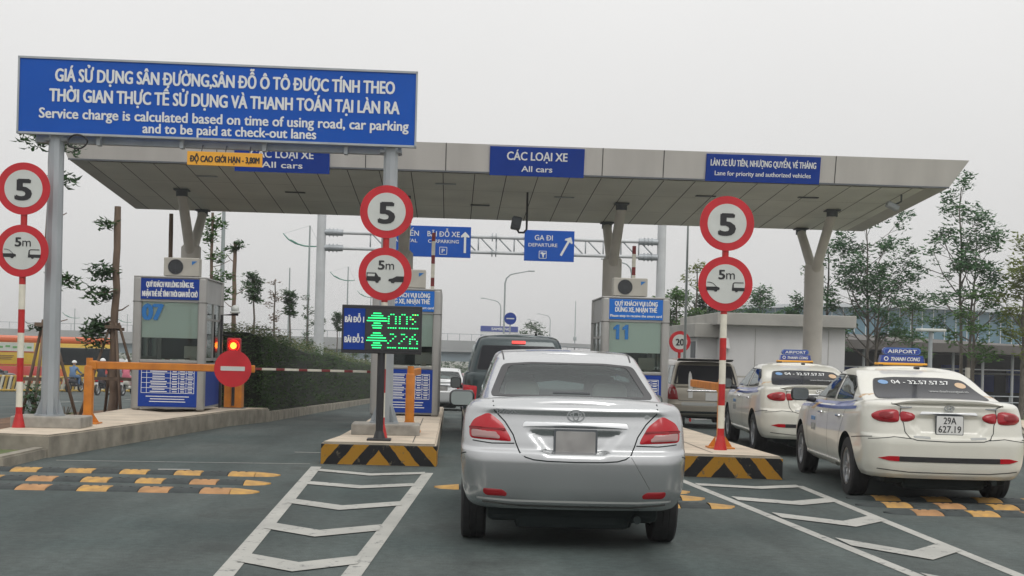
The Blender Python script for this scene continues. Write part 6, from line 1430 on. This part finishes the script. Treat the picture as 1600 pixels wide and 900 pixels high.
for _ in range(3200):
    y = 27 + 48 * rnd.random() ** 1.6; a, b = hx(y); g = G(y) + .12; z = hz(y); k = rnd.random()
    if k < .6: leaf_cards(bc, Vector((b - .06 + rnd.gauss(0, .04) - .10 * (rnd.random() < .3), y, g + rnd.uniform(.05, z - g - .15))), 9, .16, .085, rnd)
    elif k < .72: leaf_cards(bc, Vector((rnd.uniform(a, b), 26.95 + rnd.gauss(0, .05), G(27) + .12 + rnd.uniform(.05, 1.85))), 9, .16, .085, rnd)
    else: leaf_cards(bt_, Vector((rnd.uniform(a + .1, b - .1), y, z - .20 + rnd.uniform(-.05, .13) + .10 * max(0, math.sin(y * 2.3) * math.sin(y * .7 + 1)))), 9, .19, .085, rnd)
mobj('foliage', bc, 'hedge_leaf', t); 
mat('hedge_tip', (0.085, 0.125, 0.025), .65, noise=.7, nscale=.9, c2=(0.14, 0.11, 0.04), transl=.2); mobj('new_growth', bt_, 'hedge_tip', t)
# right-hand trees: forked ascending limbs carrying separate leafy clumps
def open_tree(x, y, ztop, label, leaf, seed, spread, nlimb, cl, stems=1, first=.35, lsize=.26, clr=.36, group=None, trunk=.10):
    rnd = random.Random(seed * 13 + 1); g = G(y) + .1; H = ztop - g; t = thing('tree', label, 'tree', (x, y, g), 0, group); bt, bc = B(), B()
    for s_ in range(stems):
        a0 = rnd.uniform(0, 6.28); ox = (s_ - (stems - 1) / 2) * .5; hs_ = H * (1 if s_ == 0 else rnd.uniform(.72, .9)); n = 10
        ax = [Vector((ox * .3 + (ox * 1.1 + rnd.uniform(-.06, .06)) * (k / n), rnd.uniform(-.06, .06), hs_ * k / n)) for k in range(n + 1)]
        path_tube(bt, ax, [trunk / stems ** .4 * (1 - .85 * k / n) + .008 for k in range(n + 1)], 8)
        tips = [(ax[-1], 1)]
        for b in range(nlimb):
            f = first + (.93 - first) * (b + rnd.random()) / nlimb; i = min(int(f * n), n - 1); p = ax[i].lerp(ax[i + 1], f * n - i)
            a = b * 2.4 + rnd.uniform(-.7, .7) + a0; ln = spread * (1.25 - .85 * abs((f - first) / (1 - first) - .25)) * rnd.uniform(.5, 1.25)
            d = Vector((math.cos(a), math.sin(a), rnd.uniform(.45, 1.5))).normalized(); m = p + d * ln * .55; e = m + Vector((d.x * .8, d.y * .8, d.z + .25)).normalized() * ln * .5
            r0 = max(.012, trunk * (1 - .85 * f) * .5); path_tube(bt, [p, m, e], [r0, r0 * .7, r0 * .3], 6); tips.append((e, rnd.uniform(.6, 1.2)))
            for _ in range(rnd.choice((1, 2, 2, 3))):
                a2 = a + rnd.uniform(-1.2, 1.2); q = m + Vector((math.cos(a2), math.sin(a2), rnd.uniform(.2, 1.0))).normalized() * ln * rnd.uniform(.3, .6); path_tube(bt, [m, q], [r0 * .5, r0 * .2], 5); tips.append((q, rnd.uniform(.4, .9)))
        for e, k in tips:
            leaf_cards(bc, e, int(cl * k * 1.35), clr * (.62 + .5 * k), lsize, rnd, .3, .62)
            if rnd.random() < .6: leaf_cards(bc, e + Vector((rnd.uniform(-.4, .4), rnd.uniform(-.4, .4), rnd.uniform(-.45, .05))), int(cl * k * .7), clr * .62, lsize * .9, rnd, .5)
    mobj('trunk', bt, 'bark_grey', t, True, auto=60); mobj('crown', bc, leaf, t); return t
RT_ = [(18.3, 55, 7.6, 'tall open dark green tree right of the canopy column, in front of the terminal', 'leaf_blue', 31, 2.1, 34, 30), (16.9, 57, 6.6, 'slimmer dark green tree just right of the canopy column', 'leaf_blue', 32, 1.3, 20, 26), (20.4, 50, 8.5, 'tallest tree at the right with sparse tufted top', 'leaf_blue', 33, 1.5, 30, 24), (21.6, 47.5, 5.6, 'yellowish tree beside the tallest right tree', 'leaf_yellow', 34, 1.3, 20, 26),
       (23.2, 49, 6.9, 'half yellow tree at the right edge', 'leaf_yellow', 35, 1.7, 24, 26), (15.7, 58, 4.4, 'low dark tree in front of the terminal, left of the open tree', 'leaf_blue', 36, 1.1, 14, 30), (21.9, 60, 4.4, 'small round tree before the terminal glass', 'leaf', 37, 1.0, 12, 26), (19.9, 48, 4.2, 'small leafy tree at the foot of the tallest right tree', 'leaf', 38, .9, 12, 26)]
for x, y, zt, l, lf, sd, sp_, nb, cl in RT_:
    open_tree(x, y, zt, l, lf, sd, sp_, max(7, int(nb * .62)), cl, 2 if sd in (33, 31) else 1, .42 if sd == 33 else .3, group='trees on the right lawn')
RB = [(11.5, 60, 6.1, 'tree with pale feathery leaves behind the right round signs', 'leaf_yellow', 41, 1.6, 16, 20), (12.4, 62, 4.6, 'dense dark tree behind the lower right round sign', 'leaf_dark', 42, 1.4, 22, 44), (10.2, 58, 4.6, 'green tree just right of booth 11', 'leaf', 43, 1.3, 20, 40), (10.0, 52, 3.0, 'bushy bright tree below the green one, right of booth 11', 'leaf', 44, 1.1, 18, 40),
      (17.5, 72, 5.6, 'dense dark tree just left of the right column', 'leaf_blue', 45, 1.6, 24, 46), (15.8, 74, 4.4, 'tapering dark tree over the white building roof', 'leaf_blue', 46, 1.0, 20, 36), (13.6, 78, 3.9, 'low tree over the left part of the white roof', 'leaf_dark', 47, 1.5, 16, 40), (9.2, 150, 5.2, 'distant dark tree beyond the roof of the dark vehicle', 'leaf_dark', 48, 2.2, 12, 30), (19.8, 76, 4.3, 'low round tree between column and open tree', 'leaf_blue', 49, 1.6, 18, 40)]
for x, y, zt, l, lf, sd, sp_, nb, cl in RB:
    tree(x, y, 0, l, lf, sd, .09, .25, nb, sp_, cl, .26 if y < 100 else .5, .42 if y < 100 else .8, shape='oval' if sd != 46 else 'cone', ztop=zt, group='trees behind the white building')
stakes(20.9, 40.5, 1.9, 'crossed wooden props at the right edge of the lawn', 4, .55)
# far treeline under the flyover
t = tag(None or bpy.data.objects.new('treeline', bpy.data.meshes.new('treeline')), 'hazy dark green belt of trees under and beyond the flyover', 'trees', None, 'stuff'); col.objects.link(t)
bm = B(); rnd = random.Random(5)
for k in range(2600): x = rnd.uniform(-130, 95); y = rnd.uniform(180, 200); leaf_cards(bm, Vector((x, y, -3.3 + rnd.uniform(.5, 4.4) + .8 * math.sin(x * .23) + (1.2 if x > 30 else 0))), 11, 1.2, .75, rnd)
bm.to_mesh(t.data); bm.free(); t.data.materials.append(MAT['leaf_dark'])
# grass: lawn blades near the left kerb and on the right lawn
def grass(name, label, n, fn, h, seed):
    bm = B(); rnd = random.Random(seed)
    for _ in range(n):
        x, y, z = fn(rnd); a = rnd.uniform(0, 6.28); l = h * rnd.uniform(.5, 1.3); dx, dy = math.cos(a) * l * .35, math.sin(a) * l * .35; w_ = .006 + h * .05
        bm.faces.new([bm.verts.new(p) for p in ((x - w_, y, z), (x + w_, y, z), (x + dx, y + dy, z + l))])
    o = mobj(name, bm, 'grass'); tag(o, label, 'grass', None, 'stuff')
grass('grass', 'short grass in the kerbed bed at the left edge', 6000, lambda r: (r.uniform(-6.9, -5.5), r.uniform(14.4, 15.9), .09), .07, 3)
# ------------------------------------------------------------------ haze: thin even mist round the whole place
hz_m = bpy.data.materials.new('haze'); hz_m.use_nodes = True; t_ = hz_m.node_tree; t_.nodes.clear(); o_ = t_.nodes.new('ShaderNodeOutputMaterial'); pv = t_.nodes.new('ShaderNodeVolumePrincipled')
pv.inputs['Color'].default_value = (0.97, 0.975, 0.98, 1); pv.inputs['Density'].default_value = 0.0009; pv.inputs['Anisotropy'].default_value = 0.2
t_.links.new(pv.outputs[0], o_.inputs['Volume']); MAT['haze'] = hz_m
bm = B(); box(bm, (0, 850, 6), (3100, 2000, 26)); hz_o = mobj('haze', bm, 'haze'); tag(hz_o, 'thin grey haze lying over the whole plaza and the road beyond', 'haze', None, 'stuff')
